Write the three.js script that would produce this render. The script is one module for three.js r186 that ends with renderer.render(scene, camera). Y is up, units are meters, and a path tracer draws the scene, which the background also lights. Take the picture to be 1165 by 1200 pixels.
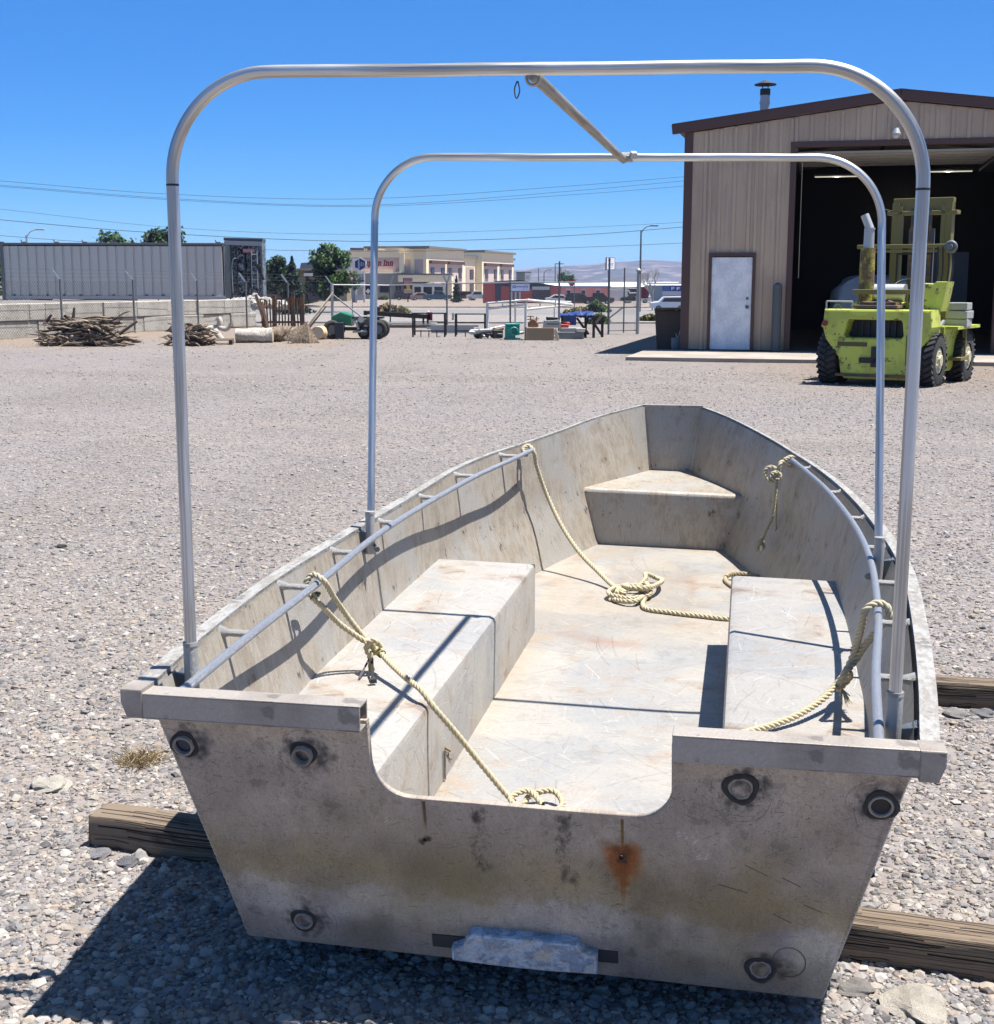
import * as THREE from 'three';
import { mergeGeometries, toCreasedNormals } from 'three/addons/utils/BufferGeometryUtils.js';
import { RoundedBoxGeometry } from 'three/addons/geometries/RoundedBoxGeometry.js';

// ------------------------------------------------------------------ camera, sky, sun, exposure
const scene = new THREE.Scene();
const CAM_H = 1.6146, F = 1558.38, PITCH = 0.1715, ROLL = 0.0014;      // pixels of the 1165 x 1200 photograph
const camera = new THREE.PerspectiveCamera(2 * Math.atan(600 / F) * 180 / Math.PI, 994 / 1024, 0.05, 9000);
camera.position.set(0, CAM_H, 0);
camera.rotation.set(-PITCH, 0, ROLL, 'YXZ');

const SUN_AZ = 86.6 * Math.PI / 180, SUN_EL = 71.6 * Math.PI / 180;       // azimuth right of straight ahead
const SUN = new THREE.Vector3(Math.cos(SUN_EL) * Math.sin(SUN_AZ), Math.sin(SUN_EL), -Math.cos(SUN_EL) * Math.cos(SUN_AZ));
{
  const W = 512, H = 256, data = new Float32Array(W * H * 4);
  const stops = [[0, .46, .73, .92], [1.5, .31, .63, .94], [3.5, .17, .49, .93], [6, .098, .37, .89], [8.5, .07, .305, .83], [11.5, .056, .262, .75], [20, .052, .205, .56], [40, .048, .15, .36], [90, .042, .115, .26]];
  for (let j = 0; j < H; j++) {
    const el = ((j + .5) / H - .5) * 180, e = Math.max(0, el);
    let k = 0; while (k < stops.length - 2 && e > stops[k + 1][0]) k++;
    const a = stops[k], b = stops[k + 1], t = Math.min(1, Math.max(0, (e - a[0]) / (b[0] - a[0])));
    for (let i = 0; i < W; i++) {
      const az = ((i + .5) / W - .5) * 2 * Math.PI, ce = Math.cos(el * Math.PI / 180);
      const dot = Math.cos(az) * ce * SUN.x + Math.sin(el * Math.PI / 180) * SUN.y + Math.sin(az) * ce * SUN.z;
      const ang = Math.acos(Math.max(-1, Math.min(1, dot))) * 180 / Math.PI, glow = .55 * Math.exp(-ang / 9) + .12 * Math.exp(-ang / 28);
      const o = (j * W + i) * 4;
      for (let c = 0; c < 3; c++) data[o + c] = (a[c + 1] + (b[c + 1] - a[c + 1]) * t) / 1.93 + .5 * glow * [1, .97, .9][c];
      data[o + 3] = 1;
    }
  }
  const sky = new THREE.DataTexture(data, W, H, THREE.RGBAFormat, THREE.FloatType);
  sky.mapping = THREE.EquirectangularReflectionMapping; sky.magFilter = THREE.LinearFilter; sky.needsUpdate = true;
  scene.background = sky; scene.environment = sky;
}
const sun = new THREE.DirectionalLight(new THREE.Color().setRGB(1, .955, .89), 5);
sun.position.copy(SUN).multiplyScalar(80).add(new THREE.Vector3(0, 0, -14));
sun.target.position.set(0, 0, -14);
sun.castShadow = true;
sun.shadow.mapSize.set(4096, 4096);
Object.assign(sun.shadow.camera, { left: -40, right: 40, top: 40, bottom: -40, near: 1, far: 200 });
scene.add(sun, sun.target);
scene.fog = new THREE.FogExp2(new THREE.Color().setRGB(.42, .56, 1.0), 0.00011);
const renderer = new THREE.WebGLRenderer();
renderer.toneMapping = THREE.LinearToneMapping;
renderer.toneMappingExposure = 2.12;
renderer.shadowMap.enabled = true;

// ------------------------------------------------------------------ helpers
const V3 = (x, y, z) => new THREE.Vector3(x, y, z);
let seed = 7;
function rnd() { seed = (seed + 0x6d2b79f5) | 0; let t = Math.imul(seed ^ (seed >>> 15), 1 | seed); t = (t + Math.imul(t ^ (t >>> 7), 61 | t)) ^ t; return ((t ^ (t >>> 14)) >>> 0) / 4294967296; }
const rr = (a, b) => a + (b - a) * rnd();
const lerp = (a, b, t) => a + (b - a) * t, clamp = (x, a = 0, b = 1) => Math.min(b, Math.max(a, x));
const sstep = (a, b, x) => { const t = clamp((x - a) / (b - a)); return t * t * (3 - 2 * t); };
// where a line of sight of the photograph (pixel x, y) meets the upright plane at a depth, or level ground
function ray(x, y) {
  const dx = (x - 582.5) / F, dy = (y - 600) / F, c = Math.cos(ROLL), s = Math.sin(ROLL);
  const X = dx * c + dy * s, Y = -(-dx * s + dy * c), cp = Math.cos(PITCH), sp = Math.sin(PITCH);
  return V3(X, Y * cp - sp, -(cp + Y * sp));
}
const at = (x, y, D) => { const d = ray(x, y); return d.multiplyScalar(D / -d.z).add(V3(0, CAM_H, 0)); };
const gnd = (x, y, h = 0) => { const d = ray(x, y); return d.multiplyScalar((h - CAM_H) / d.y).add(V3(0, CAM_H, 0)); };
const ni = (g) => { const o = g.index ? g.toNonIndexed() : g; for (const k of Object.keys(o.attributes)) if (!['position', 'normal', 'uv', 'color'].includes(k)) o.deleteAttribute(k); return o; };
function mUV(g, s = 1, turn = false) {                         // uv in metres, by the dominant direction of each face
  g = ni(g); const p = g.attributes.position, uv = new Float32Array(p.count * 2), a = V3(), b = V3(), c = V3();
  for (let i = 0; i < p.count; i += 3) {
    a.fromBufferAttribute(p, i); b.fromBufferAttribute(p, i + 1).sub(a); c.fromBufferAttribute(p, i + 2).sub(a);
    const n = b.cross(c), ax = Math.abs(n.x), ay = Math.abs(n.y), az = Math.abs(n.z);
    for (let k = i; k < i + 3; k++) {
      let u, v; const x = p.getX(k), y = p.getY(k), z = p.getZ(k);
      if (ay >= ax && ay >= az) { u = x; v = -z; } else if (ax >= az) { u = z; v = y; } else { u = x; v = y; }
      if (turn) [u, v] = [v, u];
      uv[2 * k] = u * s; uv[2 * k + 1] = v * s;
    }
  }
  g.setAttribute('uv', new THREE.BufferAttribute(uv, 2)); return g;
}
const merge = (list) => { const l = [list].flat(9).map(ni); return l.length === 1 ? l[0] : mergeGeometries(l); };
const tf = (g, x = 0, y = 0, z = 0, rx = 0, ry = 0, rz = 0, s = 1) => g.applyMatrix4(new THREE.Matrix4().compose(V3(x, y, z), new THREE.Quaternion().setFromEuler(new THREE.Euler(rx, ry, rz, 'YXZ')), V3(s, s, s)));
const box = (w, h, d, x = 0, y = 0, z = 0, rx = 0, ry = 0, rz = 0, bevel = 0) => tf(mUV(bevel ? new RoundedBoxGeometry(w, h, d, 2, bevel) : new THREE.BoxGeometry(w, h, d)), x, y, z, rx, ry, rz);
const UPV = V3(0, 1, 0);
function bar(a, b, r, seg = 8, r2 = r) {                       // round bar from a to b
  const d = b.clone().sub(a), L = d.length(), g = ni(new THREE.CylinderGeometry(r2, r, L, seg, 1));
  return g.applyMatrix4(new THREE.Matrix4().compose(a.clone().add(b).multiplyScalar(.5), new THREE.Quaternion().setFromUnitVectors(UPV, d.normalize()), V3(1, 1, 1)));
}
function flat(a, b, w, t, side = V3(0, 0, 1)) {                // rectangular bar from a to b: w across, t along side
  const d = b.clone().sub(a), L = d.length(), y = d.normalize(), z = side.clone().addScaledVector(y, -side.dot(y)).normalize(), x = y.clone().cross(z);
  return ni(new THREE.BoxGeometry(w, L, t)).applyMatrix4(new THREE.Matrix4().makeBasis(x, y, z).setPosition(a.clone().add(b).multiplyScalar(.5)));
}
const cyl = (r1, r2, h, seg, x = 0, y = 0, z = 0, rx = 0, ry = 0, rz = 0, open = false) => tf(ni(new THREE.CylinderGeometry(r1, r2, h, seg, 1, open)), x, y, z, rx, ry, rz);
const pathTube = (pts, r, n = 60, rad = 10, closed = false) => ni(new THREE.TubeGeometry(new THREE.CatmullRomCurve3(pts, closed, 'centripetal'), n, r, rad, closed));
function ext(pts, depth, bevel = 0, holes = []) {              // outline in x, y pushed along +z
  const s = new THREE.Shape(pts.map(([x, y]) => new THREE.Vector2(x, y)));
  for (const h of holes) s.holes.push(new THREE.Path(h.map(([x, y]) => new THREE.Vector2(x, y))));
  return ni(new THREE.ExtrudeGeometry(s, { depth, bevelEnabled: bevel > 0, bevelSize: bevel, bevelThickness: bevel, bevelSegments: 2, curveSegments: 10 }));
}
function gridGeo(nu, nv, fn, uvfn, crease = .6) {              // sheet through fn(i/nu, j/nv)
  const P = [], U = [], I = [];
  for (let j = 0; j <= nv; j++) for (let i = 0; i <= nu; i++) { const q = fn(i / nu, j / nv); P.push(q.x, q.y, q.z); const w = uvfn ? uvfn(i / nu, j / nv, q) : [i / nu, j / nv]; U.push(...w); }
  for (let j = 0; j < nv; j++) for (let i = 0; i < nu; i++) { const a = j * (nu + 1) + i, b = a + 1, c = a + nu + 1, d = c + 1; I.push(a, b, d, a, d, c); }
  const g = new THREE.BufferGeometry(); g.setAttribute('position', new THREE.Float32BufferAttribute(P, 3)); g.setAttribute('uv', new THREE.Float32BufferAttribute(U, 2)); g.setIndex(I); g.computeVertexNormals();
  return crease ? ni(toCreasedNormals(g, crease)) : ni(g);
}
const names = new Map();
function numbered(n) { const k = names.get(n) || 0; names.set(n, k + 1); return k ? n + '_' + String(k).padStart(3, '0') : n; }
const shade = (m) => { m.castShadow = true; m.receiveShadow = true; return m; };
function thing(name, label, category, pos = V3(0, 0, 0), ry = 0, group) {
  const o = new THREE.Group(); o.name = numbered(name); o.position.copy(pos); o.rotation.y = ry;
  o.userData = { label, category }; if (group) o.userData.group = group; scene.add(o); return o;
}
function part(parent, name, geos, m, label) {
  const o = shade(new THREE.Mesh(Array.isArray(geos) ? merge(geos) : geos, m)); o.name = name; if (label) o.userData.label = label; parent.add(o); return o;
}
function stuffPart(parent, name, geos, m) { const o = part(parent, name, geos, m); o.userData.kind = 'stuff'; return o; }
function struct(name, geos, m) { const o = shade(new THREE.Mesh(Array.isArray(geos) ? merge(geos) : geos, m)); o.name = numbered(name); o.userData.kind = 'structure'; scene.add(o); return o; }

// ------------------------------------------------------------------ noise and textures
function fbm(n, cx, cy, oct, sd, gain = .5) {                  // tiling value noise, 0..1
  const out = new Float32Array(n * n); let amp = 1, tot = 0, s = sd * 7919 + 13;
  const r = () => { s = (s + 0x6d2b79f5) | 0; let t = Math.imul(s ^ (s >>> 15), 1 | s); t ^= t + Math.imul(t ^ (t >>> 7), 61 | t); return ((t ^ (t >>> 14)) >>> 0) / 4294967296; };
  for (let o = 0; o < oct; o++) {
    const X = Math.min(n, cx << o), Y = Math.min(n, cy << o), L = Float32Array.from({ length: X * Y }, r);
    const ix = new Int32Array(n), fx = new Float32Array(n);
    for (let x = 0; x < n; x++) { const q = x * X / n; ix[x] = q | 0; const t = q - ix[x]; fx[x] = t * t * (3 - 2 * t); }
    for (let y = 0; y < n; y++) {
      const q = y * Y / n, y0 = q | 0, ty = q - y0, fy = ty * ty * (3 - 2 * ty), r0 = (y0 % Y) * X, r1 = ((y0 + 1) % Y) * X;
      for (let x = 0; x < n; x++) { const a = ix[x], b = (a + 1) % X, t = fx[x]; const p = L[r0 + a] + (L[r0 + b] - L[r0 + a]) * t, w = L[r1 + a] + (L[r1 + b] - L[r1 + a]) * t; out[y * n + x] += amp * (p + (w - p) * fy); }
    }
    tot += amp; amp *= gain;
  }
  for (let i = 0; i < out.length; i++) out[i] /= tot;
  return out;
}
const enc = (l) => { l = clamp(l); return 255 * (l <= .0031308 ? 12.92 * l : 1.055 * l ** (1 / 2.4) - .055); };
function colorTex(n, fn, rep = 1) {                             // fn(i) gives linear r, g, b
  const d = new Uint8Array(n * n * 4);
  for (let i = 0; i < n * n; i++) { const c = fn(i, i % n, (i / n) | 0); d[4 * i] = enc(c[0]); d[4 * i + 1] = enc(c[1]); d[4 * i + 2] = enc(c[2]); d[4 * i + 3] = 255; }
  return wrap(new THREE.DataTexture(d, n, n), rep, true);
}
function scratchTex(n, fn, rep, runs) {                        // colorTex with fine scratches drawn over it: [count, angle, spread, shortest, longest, colour, strongest]
  const t = colorTex(n, fn), c = document.createElement('canvas'); c.width = c.height = n; const g = c.getContext('2d'), im = g.createImageData(n, n); im.data.set(t.image.data); g.putImageData(im, 0, 0);
  for (const [k, a0, sp, l0, l1, col, al] of runs) for (let i = 0; i < k; i++) { const x = rnd() * n, y = rnd() * n, a = a0 + rr(-sp, sp), l = l0 + (l1 - l0) * rnd() ** 3, b = rr(-.12, .12) * l; g.strokeStyle = `rgba(${col},${al * rnd()})`; g.lineWidth = rr(.5, 1.7); g.beginPath(); g.moveTo(x, y); g.quadraticCurveTo(x + Math.cos(a) * l / 2 - Math.sin(a) * b, y + Math.sin(a) * l / 2 + Math.cos(a) * b, x + Math.cos(a) * l, y + Math.sin(a) * l); g.stroke(); }
  const o = new THREE.CanvasTexture(c); return wrap(o, rep, true);
}
function grayTex(n, fn, rep = 1) {
  const d = new Uint8Array(n * n * 4);
  for (let i = 0; i < n * n; i++) { const c = 255 * clamp(fn(i, i % n, (i / n) | 0)); d[4 * i] = d[4 * i + 1] = d[4 * i + 2] = c; d[4 * i + 3] = 255; }
  return wrap(new THREE.DataTexture(d, n, n), rep, false);
}
function wrap(t, rep, srgb) { t.wrapS = t.wrapT = THREE.RepeatWrapping; t.repeat.set(...[rep, rep].flat().slice(0, 2)); t.magFilter = THREE.LinearFilter; if (srgb) t.colorSpace = THREE.SRGBColorSpace; t.needsUpdate = true; return t; }
function canvasTex(w, h, draw, srgb = true) { const c = document.createElement('canvas'); c.width = w; c.height = h; draw(c.getContext('2d'), w, h); const t = new THREE.CanvasTexture(c); if (srgb) t.colorSpace = THREE.SRGBColorSpace; return t; }
const mixc = (a, b, t) => [lerp(a[0], b[0], t), lerp(a[1], b[1], t), lerp(a[2], b[2], t)];
function mat(c, rough = .7, metal = 0, extra = {}) { const m = new THREE.MeshStandardMaterial({ roughness: rough, metalness: metal, ...extra }); if (c) m.color.setRGB(...c); return m; }

const N1 = fbm(1024, 5, 5, 7, 1), N2 = fbm(1024, 24, 24, 5, 2), N3 = fbm(1024, 128, 24, 4, 3), N4 = fbm(1024, 9, 9, 6, 4, .6), N5 = fbm(1024, 256, 256, 2, 5), N6 = fbm(1024, 90, 34, 4, 6);
const aluFloorT = scratchTex(1024, (i) => {
  let c = mixc([.435, .415, .385], [.375, .372, .366], sstep(.42, .62, N1[i]));
  c = mixc(c, [.40, .335, .275], .7 * sstep(.48, .66, N4[i]) * sstep(.3, .6, N2[i]));
  c = mixc(c, [.27, .20, .155], .7 * sstep(.64, .73, N4[i]) * sstep(.5, .62, N2[i]));
  c = mixc(c, [.32, .335, .36], .5 * sstep(.60, .7, N6[i]) * sstep(.5, .6, N1[i]));
  const k = .91 + .17 * N5[i] - .10 * sstep(.62, .72, N2[i]) + .05 * N6[i]; return c.map((v) => v * k * .79);
}, 1 / 1.7, [[700, 0, 3.14, 6, 220, '95,88,80', .55], [700, 0, 3.14, 6, 160, '235,232,226', .5], [500, .2, .3, 4, 60, '70,60,52', .5], [1500, 0, 3.14, 1, 5, '60,50,44', .6]]);
const aluWallT = scratchTex(1024, (i) => {
  let c = mixc([.43, .385, .325], [.35, .305, .25], sstep(.36, .66, .6 * N6[i] + .4 * N2[i]));
  c = mixc(c, [.40, .385, .36], .8 * sstep(.46, .60, N1[i]));
  c = mixc(c, [.27, .215, .155], .5 * sstep(.58, .72, N4[i]));
  c = mixc(c, [.09, .08, .075], .8 * sstep(.735, .80, N2[i]) * sstep(.45, .6, N6[i]));
  const k = .89 + .16 * N5[i] + .06 * N6[i]; return c.map((v) => v * k * .82);
}, 1 / 1.15, [[1500, 1.57, .22, 5, 130, '88,78,66', .5], [1500, 1.57, .25, 5, 110, '222,214,200', .5], [120, 1.5, .5, 8, 60, '22,20,18', .75], [1800, 0, 3.14, 1, 5, '48,42,36', .55]]);
const metalBump = grayTex(1024, (i) => .5 * N2[i] + .5 * N5[i], 1 / 1.1);
const pipeT = colorTex(1024, (i) => { const k = .80 + .28 * N2[i] - .16 * sstep(.58, .7, N4[i]); return mixc([.60, .605, .615], [.42, .405, .385], sstep(.46, .64, N1[i])).map((v) => v * k); }, 2.2);
const pipeR = grayTex(1024, (i) => .22 + .30 * N2[i] + .12 * N5[i], 2.2);
const steelT = colorTex(1024, (i) => mixc([.10, .085, .075], [.23, .115, .055], sstep(.42, .62, N4[i])).map((v) => v * (.75 + .5 * N5[i])), .9);
const concT = colorTex(1024, (i) => mixc([.47, .445, .40], [.36, .335, .30], sstep(.38, .66, N1[i])).map((v) => v * (.86 + .28 * N5[i] - .22 * sstep(.63, .75, N2[i]))), .35);
const barkT = colorTex(1024, (i) => mixc([.30, .235, .17], [.12, .085, .06], sstep(.35, .65, N3[i])).map((v) => v * (.8 + .4 * N5[i])), 1.2);
const forkT = colorTex(1024, (i) => {
  let c = mixc([.50, .56, .085], [.41, .45, .07], sstep(.4, .62, N1[i]));
  c = mixc(c, [.05, .045, .03], .85 * sstep(.66, .69, N2[i]) * sstep(.45, .6, N4[i]));
  c = mixc(c, [.22, .14, .06], .6 * sstep(.60, .72, N4[i])); return c.map((v) => v * (.92 + .16 * N5[i]));
}, .8);
const fiberBump = grayTex(1024, (i) => N3[i]);

const M = {
  floor: mat(null, .50, .18, { map: aluFloorT, bumpMap: metalBump, bumpScale: .0012 }),
  wall: mat(null, .52, .2, { map: aluWallT, bumpMap: metalBump, bumpScale: .0015 }),
  pipe: mat(null, 1, .95, { map: pipeT, roughnessMap: pipeR }),
  bright: mat([.42, .415, .405], .45, .25, { bumpMap: metalBump, bumpScale: .003 }),
  rail: mat([.31, .33, .37], .45, .55, { bumpMap: metalBump, bumpScale: .002 }),
  darkMetal: mat([.045, .05, .06], .55, .5),
  black: mat([.02, .02, .022], .6),
  rubber: mat([.032, .031, .031], .85, 0, { bumpMap: metalBump, bumpScale: .004 }),
  rope: mat([.42, .37, .255], .95), ropeTan: mat([.33, .275, .18], .95), ropeYellow: mat([.37, .32, .14], .95),
  steel: mat(null, .85, .15, { map: steelT, bumpMap: metalBump, bumpScale: .004 }),
  gunwale: mat(null, .6, .15, { map: colorTex(1024, (i) => mixc(mixc([.33, .325, .315], [.24, .225, .205], sstep(.4, .64, N6[i] * .5 + N1[i] * .5)), [.11, .10, .09], .7 * sstep(.62, .74, N2[i])).map((v) => v * (.86 + .28 * N5[i])), 1.1), bumpMap: metalBump, bumpScale: .003 }),
  galv: mat([.40, .42, .43], .55, .5), galvDark: mat([.14, .15, .16], .6, .4),
  conc: mat(null, .93, 0, { map: concT, bumpMap: metalBump, bumpScale: .012 }),
  bark: mat(null, .95, 0, { map: barkT, bumpMap: fiberBump, bumpScale: .02 }),
  paleWood: mat([.62, .52, .38], .9, 0, { bumpMap: fiberBump, bumpScale: .01 }),
  white: mat([.66, .66, .645], .5), fork: mat(null, .48, 0, { map: forkT }),
  glass: mat([.02, .025, .03], .08), chrome: mat([.6, .6, .6], .2, .9),
};
// ------------------------------------------------------------------ ground
function groundH(x, z) {
  const d = -z, drop = -2.0 * sstep(40, 128, d);
  return drop + .016 * Math.sin(x * 1.1 + .6 * Math.sin(z * .7)) * Math.sin(z * .9 + 1.3) * sstep(3, 9, Math.hypot(x, z + 4.4)) * (d < 26 ? 1 : .3);
}
{
  const n = 2048, col = new Uint8Array(n * n * 4), hgt = new Uint8Array(n * n * 4), hb = new Float32Array(n * n);
  const fine = fbm(1024, 128, 128, 3, 31), coarse = fbm(1024, 12, 12, 4, 32);
  for (let y = 0; y < n; y++) for (let x = 0; x < n; x++) {
    const i = y * n + x, k = (y >> 1) * 1024 + (x >> 1), f = fine[k] + (rnd() - .5) * .35, g = coarse[k];
    const b = .72 + .55 * f, t = sstep(.4, .62, g);
    const c = mixc([.184, .173, .168], [.199, .181, .169], t);
    col[4 * i] = enc(c[0] * b); col[4 * i + 1] = enc(c[1] * b); col[4 * i + 2] = enc(c[2] * b); col[4 * i + 3] = 255; hb[i] = .18 * f + .1 * g;
  }
  const pal = [[.33, .305, .285], [.29, .275, .27], [.37, .33, .29], [.40, .335, .27], [.47, .44, .41], [.20, .19, .19], [.115, .11, .115], [.235, .235, .25], [.34, .285, .255], [.46, .43, .39]].map((c) => c.map((v) => v * .63));
  for (let s = 0; s < 46000; s++) {
    const big = rnd() ** 5, R = 1.8 + 8.5 * big, cx = rnd() * n, cy = rnd() * n, an = rnd() * 3.14, el = rr(.55, 1), ca = Math.cos(an), sa = Math.sin(an), p = pal[(rnd() * pal.length) | 0], k = rr(.8, 1.15), q = Math.ceil(R);
    for (let dy = -q; dy <= q; dy++) for (let dx = -q; dx <= q; dx++) {
      const u = (dx * ca + dy * sa) / R, v = (-dx * sa + dy * ca) / (R * el), rr2 = u * u + v * v; if (rr2 > 1) continue;
      const i = (((cy + dy + n) % n) | 0) * n + (((cx + dx + n) % n) | 0), h = .28 + (.3 + .4 * big) * Math.sqrt(1 - rr2);
      if (h < hb[i] && rr2 > .5) continue;
      hb[i] = h; col[4 * i] = enc(p[0] * k); col[4 * i + 1] = enc(p[1] * k); col[4 * i + 2] = enc(p[2] * k);
    }
  }
  for (let i = 0; i < n * n; i++) { const h = 255 * clamp(hb[i]); hgt[4 * i] = hgt[4 * i + 1] = hgt[4 * i + 2] = h; hgt[4 * i + 3] = 255; }
  const T = 4.3, map = wrap(new THREE.DataTexture(col, n, n), 1 / T, true), bump = wrap(new THREE.DataTexture(hgt, n, n), 1 / T, false);
  M.ground = mat([1, 1, 1], .95, 0, { map, bumpMap: bump, bumpScale: .016, vertexColors: true });
  const S1 = fbm(256, 6, 6, 5, 33), S2 = fbm(256, 5, 5, 5, 34), S3 = fbm(256, 48, 12, 3, 35);
  const smp = (A, x, z, s) => A[((((z / s) * 256) & 255) << 8) | (((x / s) * 256) & 255)];
  const P = [], C = [], U = [], I = [], NR = 250, NA = 300;
  for (let j = 0; j <= NR; j++) {
    const r = .25 * (Math.pow(1 + 6500 / .25, j / NR)) - .25;
    for (let i = 0; i < NA; i++) {
      const a = i / NA * 2 * Math.PI, x = r * Math.sin(a), z = -r * Math.cos(a), d = -z;
      P.push(x, groundH(x, z), z); U.push(x, -z);
      const m1 = smp(S1, x, z, 23), m2 = smp(S2, x + 9, z, 61), m3 = smp(S3, x, z, 37);
      let c = mixc([1.05, 1.02, 1.06], [.99, .965, .98], sstep(.4, .6, m1));
      c = mixc(c, [1.09, 1.045, 1.02], .8 * sstep(.48, .62, m2));
      c = mixc(c, [.86, .82, .80], .5 * sstep(.55, .7, m3) * sstep(4, 9, r));
      const lane = (z0, w, amp, ph) => Math.exp(-(((z - z0 - amp * Math.sin(x * .16 + ph) - x * .12) / w) ** 2)); // dusty lanes worn by wheels
      const ln = Math.max(lane(-13.2, .35, .7, .4), lane(-15.1, .4, .75, .5), lane(-22.5, .5, 1.2, 2), lane(-24.6, .5, 1.3, 2.1), lane(-31, .8, 1, 4)); c = mixc(c, [1.16, 1.10, 1.06], .75 * ln * (.4 + m3)); const ed = Math.max(lane(-14.1, .3, .75, .5), lane(-23.5, .4, 1.25, 2)); c = mixc(c, [.88, .85, .84], .5 * ed * (.4 + m1));
      const ap = sstep(3.2, 6.5, x) * sstep(16, 24, d) * (1 - sstep(30, 33, d));              // browner dirt before the shed
      c = mixc(c, [.98, .80, .66], .75 * ap * (.5 + m1));
      const dl = sstep(31, 35, d) * (1 - sstep(60, 90, d)) * (x < -4 ? 1 : .0);                // sawdust and dirt by the wood piles
      c = mixc(c, [1.22, 1.0, .76], .8 * dl * sstep(.35, .55, m1 * .5 + m3 * .5));
      const far = sstep(50, 75, d); c = mixc(c, [1.25, 1.10, .93], .7 * far);                   // pale dirt beyond the fence
      const road = sstep(103, 108, d) * (1 - sstep(178, 190, d)); c = mixc(c, [1.25, 1.22, 1.22], road);
      C.push(...c);
    }
  }
  for (let j = 0; j < NR; j++) for (let i = 0; i < NA; i++) { const a = j * NA + i, b = j * NA + (i + 1) % NA, c = a + NA, d = b + NA; I.push(a, b, d, a, d, c); }
  const g = new THREE.BufferGeometry(); g.setAttribute('position', new THREE.Float32BufferAttribute(P, 3)); g.setAttribute('uv', new THREE.Float32BufferAttribute(U, 2)); g.setAttribute('color', new THREE.Float32BufferAttribute(C, 3)); g.setIndex(I); g.computeVertexNormals();
  struct('ground', g, M.ground);

  // loose stones lying on it, thickest near the boat
  const gr = new THREE.Group(); gr.name = 'gravel'; gr.userData = { label: 'loose grey and tan gravel covering the yard', category: 'gravel', kind: 'stuff' }; scene.add(gr);
  const shapes = [];
  for (let k = 0; k < 7; k++) {
    const s = ni(new THREE.IcosahedronGeometry(1, k < 3 ? 1 : 0)).clone(), p = s.attributes.position, hash = new Map(), fl = rr(.45, .75), lo = rr(.6, 1);
    for (let i = 0; i < p.count; i++) { const key = [p.getX(i), p.getY(i), p.getZ(i)].map((v) => v.toFixed(3)).join(); if (!hash.has(key)) hash.set(key, rr(.72, 1.12)); const q = hash.get(key); p.setXYZ(i, p.getX(i) * q, p.getY(i) * q * fl, p.getZ(i) * q * lo); }
    s.computeVertexNormals(); shapes.push(s);
  }
  const m = mat([1.0, 1.0, 1.0], .9);
  const lots = shapes.map(() => []);
  const drop = (x, z, size) => lots[(rnd() * 7) | 0].push([x, z, size]);
  const spot = (lo, hi, pw) => { const d = lo + (hi - lo) * Math.pow(rnd(), pw); return [rr(-.5, .5) * (d * .79 + 1.1), -d]; };
  for (let i = 0; i < 160000; i++) { const [x, z] = spot(2.2, 24, 2.3), d = -z; drop(x, z, .003 + .0002 * d + .0078 * rnd() ** 2 + .015 * rnd() ** 9); }
  for (let i = 0; i < 2600; i++) { const [x, z] = spot(2.2, 9.5, 1); drop(x, z, .011 + .016 * rnd() ** 2.2); }
  for (let i = 0; i < 9000; i++) { const d = Math.sqrt(lerp(20 ** 2, 39 ** 2, rnd())), x = rr(-.5, .5) * (d * .8); if (x > 3.2 && d > 26) continue; drop(x, -d, .010 + .028 * rnd() ** 4); }
  const mx = new THREE.Matrix4(), q = new THREE.Quaternion(), e = new THREE.Euler(), cc = new THREE.Color();
  lots.forEach((L, k) => {
    const im = new THREE.InstancedMesh(shapes[k], m, L.length); im.name = 'stone'; shade(im);
    L.forEach(([x, z, s], i) => {
      e.set(rr(-.35, .35), rr(0, 6.3), rr(-.35, .35)); q.setFromEuler(e);
      mx.compose(V3(x, groundH(x, z) + s * .05, z), q, V3(s, s * rr(.7, 1.1), s)); im.setMatrixAt(i, mx);
      const far = .15 + .6 * sstep(4, 13, -z), p = mixc(pal[(rnd() * pal.length) | 0], [.206, .192, .185], far), b = rr(.95, 1.35); im.setColorAt(i, cc.setRGB(p[0] * b, p[1] * b, p[2] * b));
    });
    im.userData.kind = 'stuff'; gr.add(im);
  });
}
// ------------------------------------------------------------------ the boat: u to the right, h up, v towards the bow, in units of S metres
const S = .74906, G0 = -.60557;
const BO = V3(.0466 * S, 0, -3.496 * S);
const boat = thing('aluminum_boat', 'weathered open aluminium work boat with hoop frame resting on timbers', 'boat', BO);
boat.rotation.set(0, -.1843, 0, 'YXZ');
boat.updateMatrixWorld(true);
const L = (u, h, v) => V3(u * S, (h - G0 - .0166 * u) * S, -v * S);   // the boat stands a little lower on its right side
const BW = (u, h, v) => boat.localToWorld(L(u, h, v));
const VT = [0, .6, 1.4, 2.2, 2.8, 3.4, 4.0, 4.6, 5.2, 5.8, 6.4, 7.0, 7.4, 7.73];
function tab(ys, xs = VT) {
  return (v) => {
    v = clamp(v, xs[0], xs.at(-1)); let k = 0; while (k < xs.length - 2 && v > xs[k + 1]) k++;
    const t = (v - xs[k]) / (xs[k + 1] - xs[k]), sl = (i) => i <= 0 ? (ys[1] - ys[0]) / (xs[1] - xs[0]) : i >= xs.length - 1 ? (ys.at(-1) - ys.at(-2)) / (xs.at(-1) - xs.at(-2)) : (ys[i + 1] - ys[i - 1]) / (xs[i + 1] - xs[i - 1]);
    const h = xs[k + 1] - xs[k], t2 = t * t, t3 = t2 * t;
    return (2 * t3 - 3 * t2 + 1) * ys[k] + (t3 - 2 * t2 + t) * h * sl(k) + (-2 * t3 + 3 * t2) * ys[k + 1] + (t3 - t2) * h * sl(k + 1);
  };
}
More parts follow.
